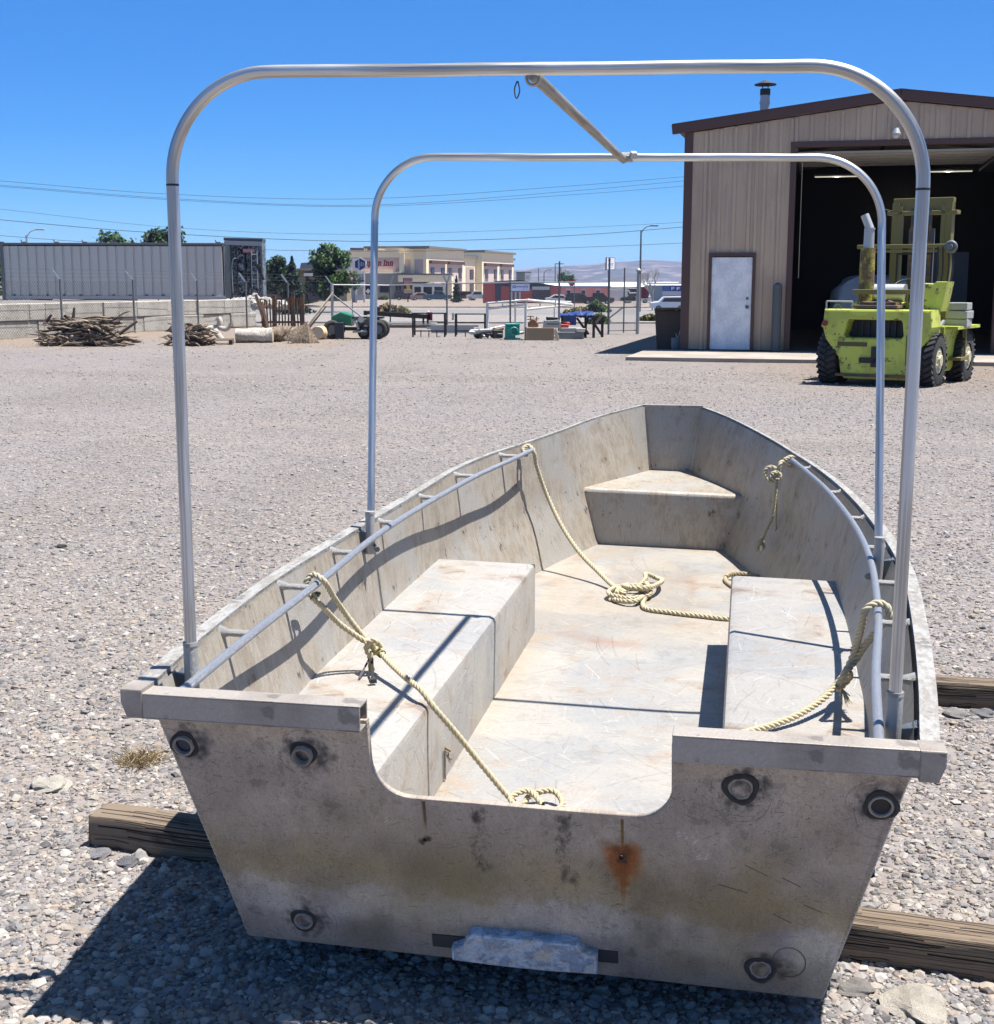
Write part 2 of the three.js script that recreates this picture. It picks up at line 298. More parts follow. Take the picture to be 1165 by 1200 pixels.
const capL = tab([1.123, 1.19, 1.24, 1.238, 1.23, 1.218, 1.207, 1.18, 1.085, .925, .77, .605, .435, .262]), capR = tab([1.123, 1.19, 1.262, 1.315, 1.318, 1.295, 1.255, 1.187, 1.085, .95, .80, .605, .44, .265]);
const capU = (v, s = 1) => (s < 0 ? capL : capR)(v);
const capH = tab([.38, .38, .38, .38, .38, .38, .382, .389, .402, .419, .442, .476, .505, .53]);
const topU = (v, s) => capU(v, s) - lerp(.049, .022, sstep(3, 7, v));
const benU = tab([.97, 1.03, 1.095, 1.112, 1.122, 1.126, 1.12, 1.07, .975, .85, .665, .44, .28, .17]);
const floU = tab([.875, .92, .97, .985, .99, .985, .965, .92, .835, .705, .54, .35, .21, .11]);
const botU = tab([.8685, .91, .96, .975, .98, .975, .955, .91, .82, .69, .52, .33, .19, .09]);
const botH = (v) => -.47 + .012 * sstep(6.4, 7.7, v);
const TR = .2448, HT = .38, FL = -.444, BH = -.046, rake = (h) => (HT - h) * TR;
function wallU(v, h, s = 1) { return h > BH ? lerp(benU(v), topU(v, s), (h - BH) / (capH(v) - BH)) : h > FL ? lerp(floU(v), benU(v), (h - FL) / (BH - FL)) : lerp(botU(v), floU(v), (h - botH(v)) / (FL - botH(v))); }
const vs = (v, h) => v + Math.max(0, rake(h)) * clamp(1 - v / 2.5);     // stations lean with the transom at the stern
for (const s of [-1, 1]) {
  const sheet = (off) => gridGeo(60, 14, (a, b) => { const v = a * 7.73, h = lerp(botH(v), capH(v) - .012, b); return L(s * (wallU(v, h, s) - off), h, vs(v, h)); }, (a, b, q) => [-q.z, q.y], 1.2);
  part(boat, 'hull_side', [sheet(0), sheet(.014)], M.wall);
  const rim = [];                                                        // square tube along the top edge
  const ring = (v) => { const w = lerp(.052, .022, sstep(3, 6.4, v)), t = lerp(.076, .03, sstep(3, 6.2, v)), u = capU(v, s), h = capH(v); return [[u, h], [u - w, h], [u - w, h - t], [u, h - t]]; };
  for (let k = 0; k < 4; k++) rim.push(gridGeo(64, 1, (a, b) => { const v = -.02 + a * 7.75, c = ring(v)[(k + b) % 4]; return L(s * c[0], c[1], v); }, (a, b, q) => [-q.z, q.x + q.y], 0));
  part(boat, 'gunwale', mUV(merge(rim)), M.gunwale);
}
part(boat, 'hull_bottom', gridGeo(40, 2, (a, b) => { const v = lerp(.21, 7.73, a); return L(lerp(-1, 1, b) * botU(v), botH(v), v); }, (a, b, q) => [q.x, q.z]), M.wall);
{
  const NU = 120, NV = 56, dn = fbm(256, 7, 7, 5, 55), g = gridGeo(NU, NV, (a, b) => { const v = lerp(.205, 7.5, a); return L(lerp(-1, 1, b) * floU(v), FL, v); }, (a, b, q) => [q.x, q.z], 0), p = g.attributes.position, C = [];
  for (let i = 0; i < p.count; i++) {                                // dried silt along the edges and a reddish drying line round the coil
    const u = p.getX(i) / S, v = -p.getZ(i) / S, n = dn[(((v * 40) & 255) << 8) | ((u * 60 + 400) & 255)], ed = Math.min(Math.abs(u + .55), v < 3.9 ? Math.abs(u - .55) : 1, floU(v) - Math.abs(u), Math.abs(v - 6.56) * .8);
    let c = [1, .995, .985]; c = mixc(c, [.95, .84, .72], .75 * sstep(.16, .0, ed) * (.4 + n)); c = mixc(c, [.97, .905, .82], sstep(3.2, 4.6, v) * sstep(.35, .6, n)); const r = Math.hypot((u - .05) * 1.1, (v - 4.6) * .55); c = mixc(c, [.86, .68, .59], .75 * sstep(.10, .0, Math.abs(r - .42 - .9 * (n - .5))) * sstep(.5, .62, dn[(((v * 70 + 30) & 255) << 8) | ((u * 95 + 77) & 255)]));
    C.push(...c);
  }
  g.setAttribute('color', new THREE.Float32BufferAttribute(C, 3)); M.deck = M.floor.clone(); M.deck.vertexColors = true; part(boat, 'deck', g, M.deck);
}
part(boat, 'bow_plate', [0, .04].map((o) => gridGeo(1, 8, (a, b) => { const h = lerp(-.45, .524, b); return L(lerp(-1, 1, a) * wallU(7.73, h), h, 7.68 + .05 * b + o); }, (a, b, q) => [q.x, q.y])).concat(box(.51 * S, .02 * S, .05 * S, ...L(0, .526, 7.745))), M.wall);

// benches along both sides and the seat in the bow
const benchP = (ui, s) => {
  const out = [], pr = (v) => [[ui, FL], [ui, BH - .028], [ui + .008, BH - .009], [ui + .028, BH], [benU(v), BH]];
  out.push(gridGeo(24, 4, (a, b) => { const v = lerp(.08, 3.884, a), p = pr(v)[Math.round(b * 4)]; return L(s * p[0], p[1], Math.max(v, rake(p[1]) + .03)); }, (a, b, q) => [-q.z, q.x * s + q.y], .5));
  out.push(gridGeo(1, 6, (a, b) => { const h = lerp(FL, BH, b); return L(s * lerp(ui, lerp(floU(3.884), benU(3.884), b), a), h, 3.884); }, (a, b, q) => [q.x, q.y]));
  return out;
};
part(boat, 'bench', benchP(.55, -1), M.floor);
part(boat, 'bench', benchP(.5525, 1), M.floor);
{
  const v0 = 6.565, B2 = -.013, top = gridGeo(8, 10, (a, b) => { const v = lerp(v0 + .03, 7.72, b); return L(lerp(-1, 1, a) * wallU(v, B2), B2, v); }, (a, b, q) => [q.x, q.z]);
  const edge = gridGeo(8, 3, (a, b) => { const t = b * Math.PI / 2, v = v0 + .03 - .03 * Math.sin(t), h = B2 - .03 + .03 * Math.cos(t); return L(lerp(-1, 1, a) * wallU(v, h), h, v); }, (a, b, q) => [q.x, q.z - q.y], 1);
  const face = gridGeo(8, 6, (a, b) => { const h = lerp(FL, B2 - .03, b); return L(lerp(-1, 1, a) * wallU(v0, h), h, v0); }, (a, b, q) => [q.x, q.y]);
  part(boat, 'bow_seat', [top, edge, face], M.wall);
}
const bead = (pts, r = .0045) => { const g = pathTube(pts, r, Math.max(40, pts.length * 10), 6), p = g.attributes.position; for (let i = 0; i < p.count; i++) { const k = .0012 * Math.sin(p.getZ(i) * 420 + p.getX(i) * 380 + p.getY(i) * 300); p.setXYZ(i, p.getX(i) + k, p.getY(i) + k, p.getZ(i)); } g.computeVertexNormals(); return g; };
M.seam = mat([.36, .35, .33], .5, .3);
for (const s of [-1, 1]) {
  part(boat, 'weld_seam', bead(Array.from({ length: 14 }, (_, k) => { const v = .12 + k * .288; return L(s * benU(v), BH + .003, v); })), M.seam);
  part(boat, 'weld_seam', bead(Array.from({ length: 12 }, (_, k) => { const v = 3.95 + k * .235; return L(s * (floU(v) - .006), FL + .004, v); })), M.seam);
  part(boat, 'weld_seam', bead(Array.from({ length: 8 }, (_, k) => { const h = -.01 + k * .074; return L(s * (wallU(7.7, h, s) - .012), h, 7.69 + .03 * k / 7); }), .006), M.seam);
}
part(boat, 'bench_hook', [flat(L(-.543, -.31, 1.52), L(-.543, -.435, 1.53), .01, .004, V3(1, 0, 0)), bar(L(-.543, -.3, 1.525), L(-.52, -.315, 1.53), .005, 6), pathTube([L(-.548, -.33, 1.56), L(-.545, -.35, 1.6), L(-.548, -.37, 1.61), L(-.546, -.4, 1.66)], .0022, 20, 5)], mat([.20, .15, .10], .7));
// transom with its cut-out, painted with its own stains
const TW = 2.24, TH = .9;                                       // units covered by the stain map
const transomT = canvasTex(1792, 704, (g, w, h) => {
  const X = (u) => (u * 1.028 / TW + .5) * w, Y = (q) => (1 - (.38 - (.4127 - q) * 1.034 + .48) / TH) * h, px = w / TW;
  const bands = [[.44, [168, 154, 137]], [.30, [182, 168, 150]], [.16, [180, 165, 148]], [0, [170, 156, 138]], [-.10, [160, 144, 112]], [-.17, [172, 156, 128]], [-.20, [190, 180, 166]], [-.26, [186, 178, 167]], [-.31, [158, 150, 140]], [-.42, [146, 138, 129]]];
  const gr = g.createLinearGradient(0, Y(.44), 0, Y(-.42)); for (const [q, c] of bands) gr.addColorStop(clamp((.44 - q) / .86), `rgb(${c})`); g.fillStyle = gr; g.fillRect(0, 0, w, h);
  { const im = g.getImageData(0, 0, w, h), src = im.data.slice(), d = im.data; for (let y = 0; y < h; y++) for (let x = 0; x < w; x++) { const a = (y & 1023) * 1024 + (x & 1023), k = 95 * (N1[a] - .5) + 55 * (N2[a] - .5) + 30 * (N6[a] - .5), yy = clamp(Math.round(y + k), 0, h - 1), o = (y * w + x) * 4, p = (yy * w + x) * 4; d[o] = src[p]; d[o + 1] = src[p + 1]; d[o + 2] = src[p + 2]; } g.putImageData(im, 0, 0); }
  const blot = (u, q, r, c, a, n = 14) => { for (let k = 0; k < n; k++) { const R = r * rr(.3, 1) * px, x = X(u) + rr(-1, 1) * r * px, y = Y(q) + rr(-1, 1) * r * px, e = g.createRadialGradient(x, y, 0, x, y, R); e.addColorStop(0, `rgba(${c},${a})`); e.addColorStop(1, `rgba(${c},0)`); g.fillStyle = e; g.fillRect(x - R, y - R, 2 * R, 2 * R); } };
  for (let k = 0; k < 90; k++) blot(rr(-1.1, 1.1), rr(-.4, .42), rr(.03, .12), rnd() < .5 ? '84,72,58' : '168,158,145', rr(.05, .13), 4);
  for (let k = 0; k < 4200; k++) { const x = rnd() * w, y = rnd() * h; g.fillStyle = `rgba(${rnd() < .6 ? '50,42,36' : '190,182,170'},${rr(.05, .22)})`; g.fillRect(x, y, rr(.6, 2), rr(1, 14)); }
  for (const [u, q, n] of [[-.957, .235, 200], [-.6, .24, 650], [.6, .245, 650], [.957, .235, 260], [-.66, -.332, 160], [.68, -.331, 160]]) {        // scorched and scratched rings round the pipe stubs
    for (let z = 0; z < 34; z++) { const a = rnd() * 6.3, d = rr(.02, .062); blot(u + Math.cos(a) * d + .012, q + Math.sin(a) * d * .9 + .006, .02, '24,27,34', .26, 3); }
    for (let k = 0; k < n; k++) { const a = rnd() * 6.3, d = (.05 + .14 * rnd() ** 1.6) * px, x = X(u) + Math.cos(a) * d * 1.2, y = Y(q) + Math.sin(a) * d, l = rr(2, 9), b = a + 1.57 + rr(-.9, .9); g.strokeStyle = `rgba(${rnd() < .6 ? '45,36,32' : '185,178,170'},${rr(.15, .55)})`; g.lineWidth = rr(.5, 1.8); g.beginPath(); g.moveTo(x, y); g.lineTo(x + Math.cos(b) * l, y + Math.sin(b) * l); g.stroke(); }
    for (let z = 0; z < 9; z++) { g.strokeStyle = `rgba(58,48,42,${rr(.12, .35)})`; g.lineWidth = rr(.8, 2.6); const a0 = rnd() * 6.3; g.beginPath(); g.ellipse(X(u), Y(q), rr(.06, .12) * px, rr(.07, .12) * px, 0, a0, a0 + rr(.3, 1.1)); g.stroke(); }
  }
  const drip = (u, q, l, c, a, wd) => { for (let k = 0; k < 12; k++) { const x = X(u) + rr(-wd, wd) * px, e = g.createLinearGradient(0, Y(q), 0, Y(q - l)); e.addColorStop(0, `rgba(${c},${a})`); e.addColorStop(1, `rgba(${c},0)`); g.fillStyle = e; g.fillRect(x, Y(q), rr(1.5, 5), l * px * rr(.5, 1)); } };
  for (const u of [-.115, .125]) { for (let k = 0; k < 90; k++) { const t = rnd() ** .8, w2 = .014 + .012 * Math.sin(t * 5 + u * 9) ** 2; blot(u + rr(-w2, w2) + .006 * Math.sin(t * 7), .125 - t * .23, rr(.004, .013), rnd() < .7 ? '34,31,30' : '60,50,42', .26 * (1 - t * .55), 2); } blot(u, .09, .018, '22,20,20', .4, 7); blot(u + .012, -.08, .016, '40,34,30', .35, 6); for (let k = 0; k < 40; k++) { g.strokeStyle = `rgba(20,18,18,${rr(.2, .6)})`; g.lineWidth = rr(.6, 1.6); const x = X(u + rr(-.022, .022)), y = Y(rr(-.1, .12)); g.beginPath(); g.moveTo(x, y); g.lineTo(x + rr(-4, 4), y + rr(3, 14)); g.stroke(); } }
  drip(-.27, .12, .12, '80,60,34', .35, .004); drip(.286, .12, .13, '110,80,30', .4, .004); 
  blot(.287, -.008, .040, '150,72,18', .42, 34); blot(.292, -.05, .026, '150,76,22', .3, 18); blot(.287, -.1, .02, '140,72,22', .3, 12); blot(.287, .012, .022, '96,46,14', .5, 14); for (let k = 0; k < 150; k++) { const q = (rnd() + rnd() + rnd() - 1.5) / 1.5, dx = .026 * q, l = (.03 + .17 * rnd() * (1 - Math.abs(q)) ** 1.2) * px, x = X(.289 + dx), y0 = Y(-.005 - .02 * rnd()), e = g.createLinearGradient(0, y0, 0, y0 + l); e.addColorStop(0, `rgba(${rnd() < .5 ? '158,74,14' : '104,50,14'},.30)`); e.addColorStop(1, 'rgba(150,80,20,0)'); g.fillStyle = e; g.fillRect(x, y0, rr(.8, 3), l); } for (let k = 0; k < 120; k++) { const a = rnd() * 6.3, d = .034 * px * rnd() ** .6; g.fillStyle = `rgba(${rnd() < .5 ? '70,32,10' : '176,92,26'},${rr(.2, .6)})`; g.fillRect(X(.287) + Math.cos(a) * d, Y(0) + Math.sin(a) * d * 1.1, rr(1, 3), rr(1, 4)); } blot(.287, -.005, .012, '40,18,8', .7, 8); blot(-.27, -.008, .015, '40,24,14', .7, 8);
  g.strokeStyle = 'rgba(70,62,55,.9)'; g.lineWidth = 3; g.beginPath(); g.ellipse(X(.75), Y(-.297), .046 * px, .05 * px, 0, 0, 6.3); g.stroke();
  for (const [u, q, l, a] of [[.62, .01, .06, .5], [.72, -.02, .05, .5], [.55, -.06, .08, .25], [.78, -.1, .05, .4], [.70, -.14, .05, .5], [-.85, .18, .0, 0]]) { g.strokeStyle = 'rgba(45,36,34,.7)'; g.lineWidth = 2.2; g.beginPath(); g.moveTo(X(u), Y(q)); g.lineTo(X(u + l), Y(q) + Math.sin(a) * l * px); g.stroke(); }
  for (const [u, q] of [[-.37, .04], [.44, .09], [.47, .07], [.5, .02]]) { g.strokeStyle = 'rgba(205,200,195,.7)'; g.lineWidth = 2; for (let k = 0; k < 7; k++) { const x = X(u) + rr(-14, 14), y = Y(q) + rr(-9, 9); g.beginPath(); g.moveTo(x, y); g.lineTo(x + rr(4, 12), y - rr(3, 10)); g.stroke(); } }
  for (let k = 0; k < 900; k++) { g.fillStyle = `rgba(28,24,22,${rr(.2, .7)})`; const x = rnd() * w, y = Y(rr(-.4, .4)); g.fillRect(x, y, rr(1, 3), rr(1, 2.5)); }
  { const im = g.getImageData(0, 0, w, h), d = im.data; for (let y = 0; y < h; y++) for (let x = 0; x < w; x++) { const o = (y * w + x) * 4, a = (y & 1023) * 1024 + (x & 1023), b2 = ((y * 2) & 1023) * 1024 + ((x * 2) & 1023), k = .62 + .24 * N4[a] + .10 * N6[b2] + .20 * N5[b2] + .12 * (N1[b2] - .5) - .10 * sstep(.60, .74, N2[b2]) * sstep(.4, .6, N1[a]), t = sstep(.45, .65, N1[b2]) * .02 - .03; d[o] *= k * (1 + t * .4); d[o + 1] *= k; d[o + 2] *= k * (1 - t); } g.putImageData(im, 0, 0); }
  for (let k = 0; k < 1500; k++) { const x = rnd() * w, y = rnd() * h, l = rr(4, 26), a = rr(-.5, .5); g.strokeStyle = rnd() < .5 ? `rgba(30,25,22,${rr(.15, .5)})` : `rgba(170,162,150,${rr(.1, .35)})`; g.lineWidth = rr(.6, 1.6); g.beginPath(); g.moveTo(x, y); g.lineTo(x + Math.cos(a) * l, y + Math.sin(a) * l); g.stroke(); }
  for (const s of [-1, 1]) { const e = g.createLinearGradient(X(s * .87), 0, X(s * .80), 0); for (let q = -.4; q < .4; q += .01) { g.fillStyle = 'rgba(30,25,20,.10)'; g.fillRect(X(s * lerp(.86, 1.02, (q + .41) / .75)) - 14, Y(q), 28 * rnd(), 10); } void e; }
  blot(-.55, -.27, .12, '50,46,40', .14, 12); blot(.4, -.31, .12, '50,46,42', .14, 12); blot(.7, -.23, .06, '120,116,140', .25, 8); blot(.5, -.17, .2, '112,92,52', .16, 14); blot(-.3, -.12, .2, '98,88,58', .16, 14);
});
M.transom = mat([1, 1, 1], .62, .1, { map: transomT, bumpMap: metalBump, bumpScale: .0012 });
const onTransom = (u, h, d = 0) => L(u, h, rake(h) - d);
const TILT = Math.atan(TR);
{
  const pts = [[-1.056, .325], [-1.0545, .302], [-.8685, -.47], [.8685, -.47], [1.0545, .302], [1.056, .325], [.434, .325], [.435, .187]];
  const arc = (cx, cy, r, a0, a1) => { for (let k = 0; k <= 8; k++) { const a = lerp(a0, a1, k / 8); pts.push([cx + r * Math.cos(a), cy + r * Math.sin(a)]); } };
  arc(.335, .187, .1, 0, -Math.PI / 2); arc(-.31, .197, .115, -Math.PI / 2, -Math.PI); pts.push([-.424, .325]);
  const hole = (u, h, r) => Array.from({ length: 12 }, (_, k) => [u + r * Math.cos(k * Math.PI / 6), h + r * Math.sin(k * Math.PI / 6)]);
  const g = ext(pts, .022, .003, [hole(-.278, -.054, .0095), hole(.293, -.051, .0095)]), p = g.attributes.position, uv = g.attributes.uv;
  for (let i = 0; i < p.count; i++) { const u = p.getX(i), h = p.getY(i), z = p.getZ(i); const q = L(u, h, rake(h) + .02 - z); p.setXYZ(i, q.x, q.y, q.z); uv.setXY(i, u / TW + .5, (h + .48) / TH); }
  g.computeVertexNormals(); part(boat, 'transom', g, M.transom);
  for (const s of [-1, 1]) part(boat, 'weld_seam', bead(Array.from({ length: 10 }, (_, k) => { const t = k / 9, h = lerp(-.465, .30, t); return onTransom(s * lerp(.8685, 1.054, t), h, .0); }), .004), M.seam);
  const rails = (u0, u1, capL) => {                                // hollow square tube on the transom top
    const t = .008, geo = [], w = (u1 - u0) * S, cx = (u0 + u1) / 2;
    for (const [dh, dv, hh, dd] of [[HT - t / 2, 0, t, .078], [HT - .076 + t / 2, 0, t, .078]]) geo.push(box(w, hh * S, dd * S, ...L(cx, dh, dv - .008), 0, 0, 0, .002));
    for (const dv of [-.043, .027]) geo.push(box(w - .0006, (.076 - .0012) * S, t * S, ...L(cx, HT - .038, dv), 0, 0, 0, .002));
    return geo;
  };
  part(boat, 'transom_rail', rails(-1.07, -.424), M.transomRail = mat(null, .5, .2, { map: colorTex(1024, (i) => mixc(mixc([.35, .315, .28], [.26, .225, .195], sstep(.4, .62, N1[i])), [.12, .105, .095], .6 * sstep(.58, .72, N2[i])).map((v) => v * (.88 + .22 * N5[i])), 1), bumpMap: metalBump, bumpScale: .0015 }));
  part(boat, 'transom_rail', rails(.434, 1.07), M.transomRail);
  for (const s of [-1, 1]) {                                       // welded corner caps with a slanting lower edge
    const g2 = ext([[0, 0], [.058, 0], [.058, -.035], [.042, -.078], [0, -.078]].map(([a, b]) => [s * a * S, b * S]), .08 * S, .003);
    part(boat, 'corner_cap', tf(g2, ...L(s * 1.071, HT + .0022, .033)), M.transomRail);
  }
  const plateZ = (u, h, w, hh, d, nm, m, lab) => part(boat, nm, tf(box(w * S, hh * S, d * S, 0, 0, 0, 0, 0, 0, .003), ...onTransom(u, h, d / 2), TILT, 0, 0), m, lab);
  const anodePts = [[-.155, .04], [-.14, .05], [.16, .048], [.178, .02], [.215, .01], [.215, -.042], [.08, -.047], [-.08, -.045], [-.205, -.04], [-.205, -.01], [-.17, .008]];
  M.zinc = mat(null, .85, .05, { map: colorTex(1024, (i) => mixc(mixc([.44, .50, .58], [.27, .33, .42], sstep(.42, .6, N2[i])), [.50, .44, .36], .7 * sstep(.52, .66, N4[i])).map((v) => v * (.8 + .4 * N5[i])), 2.2), bumpMap: grayTex(1024, (i) => N4[i] * .5 + N2[i] * .5, 2.2), bumpScale: .035 });
  part(boat, 'anode_plate', tf(box(.56 * S, .045 * S, .008 * S), ...onTransom(.002, -.405, .004), TILT, 0, -.0), M.darkMetal);
  const an = part(boat, 'anode', tf(ext(anodePts.map(([a, b]) => [a * S, b * S]), .035 * S, .006), ...onTransom(0, -.397, 0), TILT, 0, 0), M.zinc, 'pale blue-grey corroded zinc block bolted low on the transom');
  // pipe stubs
  const stub = (u, h, r, len, kind) => {
    const dir = V3(0, -Math.sin(TILT), Math.cos(TILT)), a = onTransom(u, h, -.01), b = a.clone().addScaledVector(dir, len * S + .008);
    const weld = ni(new THREE.TorusGeometry(r * S * 1.16, r * S * .27, 7, 60)), wp = weld.attributes.position;
    for (let i = 0; i < wp.count; i++) { const an2 = Math.atan2(wp.getY(i), wp.getX(i)); const f = 1 + .07 * Math.sin(an2 * 3 + u * 9); wp.setXYZ(i, wp.getX(i) * f, wp.getY(i) * f, wp.getZ(i) * (1 + .25 * Math.sin(an2 * 8))); }
    const w = part(boat, 'weld', tf(weld, ...onTransom(u, h, .002), TILT), M.weld ||= mat([.10, .098, .095], .7, .25, { bumpMap: metalBump, bumpScale: .012 }));
    const outer = part(boat, 'pipe_stub', [bar(a, b, r * S, 24), ], M.stub ||= mat([.46, .43, .40], .55, .2, { bumpMap: metalBump, bumpScale: .003 }));
    outer.geometry = merge([tf(ni(new THREE.LatheGeometry([[r * .78, 0], [r * .78, len], [r, len], [r, -.01]].map(([x, y]) => new THREE.Vector2(x * S, y * S)), 26)), ...onTransom(u, h, 0), Math.PI / 2 + TILT)]);
    part(boat, 'pipe_plug', tf(ni(new THREE.CircleGeometry(r * .78 * S, 20)), ...onTransom(u, h, kind), TILT), u > 0 ? M.plug ||= mat([.085, .08, .075], .7, .2, { bumpMap: metalBump, bumpScale: .006 }) : M.hollow ||= mat([.018, .03, .06], .3, .5));
  };
  stub(-.984, .2, .032, .018, .006); stub(-.62, .203, .030, .026, .004); stub(.618, .21, .036, .006, .0035); stub(.986, .194, .034, .012, .006); stub(-.682, -.389, .030, .012, .004); stub(.692, -.389, .033, .006, .003);
}
// grab rails with their stand-offs
const rV = [0, .72, 1.46, 2.48, 3.42, 4.46, 5.08, 5.6], rL = tab([.985, 1.019, 1.04, 1.084, 1.067, 1.0, .91, .835], rV), rR = tab([.97, 1.026, 1.10, 1.162, 1.158, 1.088, 1.005, .92], rV), rU = (v, s = 1) => (s < 0 ? rL : rR)(v);
const rH = (v) => capH(v) - .022;
for (const s of [-1, 1]) {
  const pts = []; for (let k = 0; k <= 44; k++) { const v = .03 + k / 44 * 5.57; pts.push(L(s * rU(v, s), rH(v), v)); }
  const R = part(boat, 'grab_rail', pathTube(pts, .0150 * S, 120, 12), M.rail);
  for (const v of [.70, 1.40, 2.08, 2.83, 3.62, 4.44, 5.3]) {
    const h = rH(v) - .004, a = L(s * rU(v, s), h, v), b = L(s * (wallU(v, h, s) - .004), h, v);
    const st = [bar(a, b, .0125 * S, 10), bar(b.clone().lerp(a, .28), b, .013 * S, 10, .024 * S)];
    part(R, 'stand_off', st, M.bright);
  }
}
// the two hoops, the bar between them, their sockets and brackets
function hoop(v, wL, wR, wt, h0, ht, rb, vf = v) {
  const pts = [], hb = ht - rb;
  for (let k = 0; k < 14; k++) pts.push(L(-lerp(wL, wt, k / 14), lerp(h0 - .06, hb, k / 14), lerp(vf, v, k / 14)));
  for (let k = 0; k <= 14; k++) { const a = k / 14 * Math.PI / 2; pts.push(L(-wt + rb * (1 - Math.cos(a)), hb + rb * Math.sin(a), v)); }
  for (let k = 1; k < 16; k++) pts.push(L(lerp(-wt + rb, wt - rb, k / 16), ht + .0005 * Math.sin(k * 1.1), v));
  for (let k = 14; k >= 0; k--) { const a = k / 14 * Math.PI / 2; pts.push(L(wt - rb * (1 - Math.cos(a)), hb + rb * Math.sin(a), v)); }
  for (let k = 13; k >= 0; k--) pts.push(L(lerp(wR, wt, k / 14), lerp(h0 - .06, hb, k / 14), lerp(vf, v, k / 14)));
  const H = part(boat, 'hoop', pathTube(pts, .0177 * S, 300, 16), M.pipe);
  for (const s of [-1, 1]) {
    const w = s < 0 ? wL : wR;
    part(H, 'joint_line', cyl(.0182 * S, .0182 * S, .006 * S, 16, ...L(s * wt, hb - .012, v)), M.black);
    part(H, 'socket', [cyl(.0222 * S, .0222 * S, .2 * S, 16, ...L(s * w, h0, vf)), cyl(.0234 * S, .0234 * S, .012 * S, 16, ...L(s * w, h0 + .096, vf))], M.bright);
    const plate = L(s * (w + .05), h0 - .05, vf + .012);
    part(H, 'bracket', [flat(L(s * w, h0 - .055, vf), L(s * (capU(v, s) - .05), h0 - .045, vf), .10 * S, .012 * S, V3(0, 0, 1)), flat(L(s * (w + .03), h0 - .02, vf + .03), L(s * (capU(v, s) - .03), h0 + .006, vf + .03), .012 * S, .07 * S, V3(0, 0, 1))], M.bracket ||= mat([.30, .34, .38], .4, .7, { bumpMap: metalBump, bumpScale: .006 }));
    part(H, 'set_screw', [bar(L(s * (w - .02), h0 - .06, vf), L(s * (w - .045), h0 - .065, vf - .05), .009 * S, 6), bar(L(s * (w - .045), h0 - .065, vf - .05), L(s * (w - .05), h0 - .066, vf - .06), .014 * S, 6)], M.galvDark);
  }
  return H;
}
hoop(.208, 1.0267, 1.0267, 1.0269, .3588, 2.1097, .295);
hoop(2.8225, 1.121, 1.197, 1.1689, .365, 2.1117, .295, 2.5);
part(boat, 'ridge_bar', [bar(L(.006, 2.098, .208), L(.0125, 2.1, 2.8225), .0168 * S, 14)], M.pipeDull = mat([.52, .47, .41], .55, .45, { map: pipeT }));
part(boat, 'bar_clamp', cyl(.0225 * S, .0225 * S, .05 * S, 16, ...L(.03, 2.1117, 2.8225), 0, 0, Math.PI / 2), M.bright); part(boat, 'weld_bead', [tf(ni(new THREE.TorusGeometry(.0185 * S, .0045 * S, 6, 20)), ...L(.006, 2.09, .236), .15)], M.seam); part(boat, 'clamp_bolt', box(.03 * S, .03 * S, .03 * S, ...L(.06, 2.12, 2.805), .4, .3, 0, .004), M.bright);
part(boat, 'wire_hook', pathTube([L(-.03, 2.076, .19), L(-.036, 2.055, .185), L(-.03, 2.03, .18), L(-.022, 2.05, .185), L(-.028, 2.076, .19)], .002 * S, 24, 6), M.black);
// ------------------------------------------------------------------ timbers, ropes and loose bits round the boat
const woodT = canvasTex(1024, 512, (g, w, h) => {
  g.fillStyle = 'rgb(146,130,112)'; g.fillRect(0, 0, w, h);
  for (let k = 0; k < 900; k++) { const y = rnd() * h, x = rnd() * w, l = rr(60, 500), d = rnd(); g.strokeStyle = d < .55 ? `rgba(70,52,36,${rr(.1, .4)})` : `rgba(190,172,148,${rr(.1, .35)})`; g.lineWidth = rr(.6, 3); g.beginPath(); g.moveTo(x, y); g.bezierCurveTo(x + l * .3, y + rr(-7, 7), x + l * .6, y + rr(-9, 9), x + l, y + rr(-6, 6)); g.stroke(); }
  for (let k = 0; k < 60; k++) { const y = rnd() * h, x = rnd() * w, l = rr(80, 600); g.strokeStyle = 'rgba(24,17,12,.88)'; g.lineWidth = rr(1, 5); g.beginPath(); g.moveTo(x, y); g.bezierCurveTo(x + l * .3, y + rr(-9, 9), x + l * .6, y + rr(-12, 12), x + l, y + rr(-6, 6)); g.stroke(); }
  for (let k = 0; k < 8; k++) { const x = rnd() * w, y = rnd() * h, r = rr(7, 14); for (let q = 5; q > 0; q--) { g.strokeStyle = `rgba(52,30,18,${.8 - q * .12})`; g.lineWidth = 2; g.beginPath(); g.ellipse(x, y, r * q * .45, r * q * .28, 0, 0, 6.3); g.stroke(); } }
});
woodT.wrapS = woodT.wrapT = THREE.RepeatWrapping;
const woodB = woodT.clone(); woodB.colorSpace = THREE.NoColorSpace;
M.timber = mat([.57, .56, .555], .92, 0, { map: woodT, bumpMap: woodB, bumpScale: .012 });
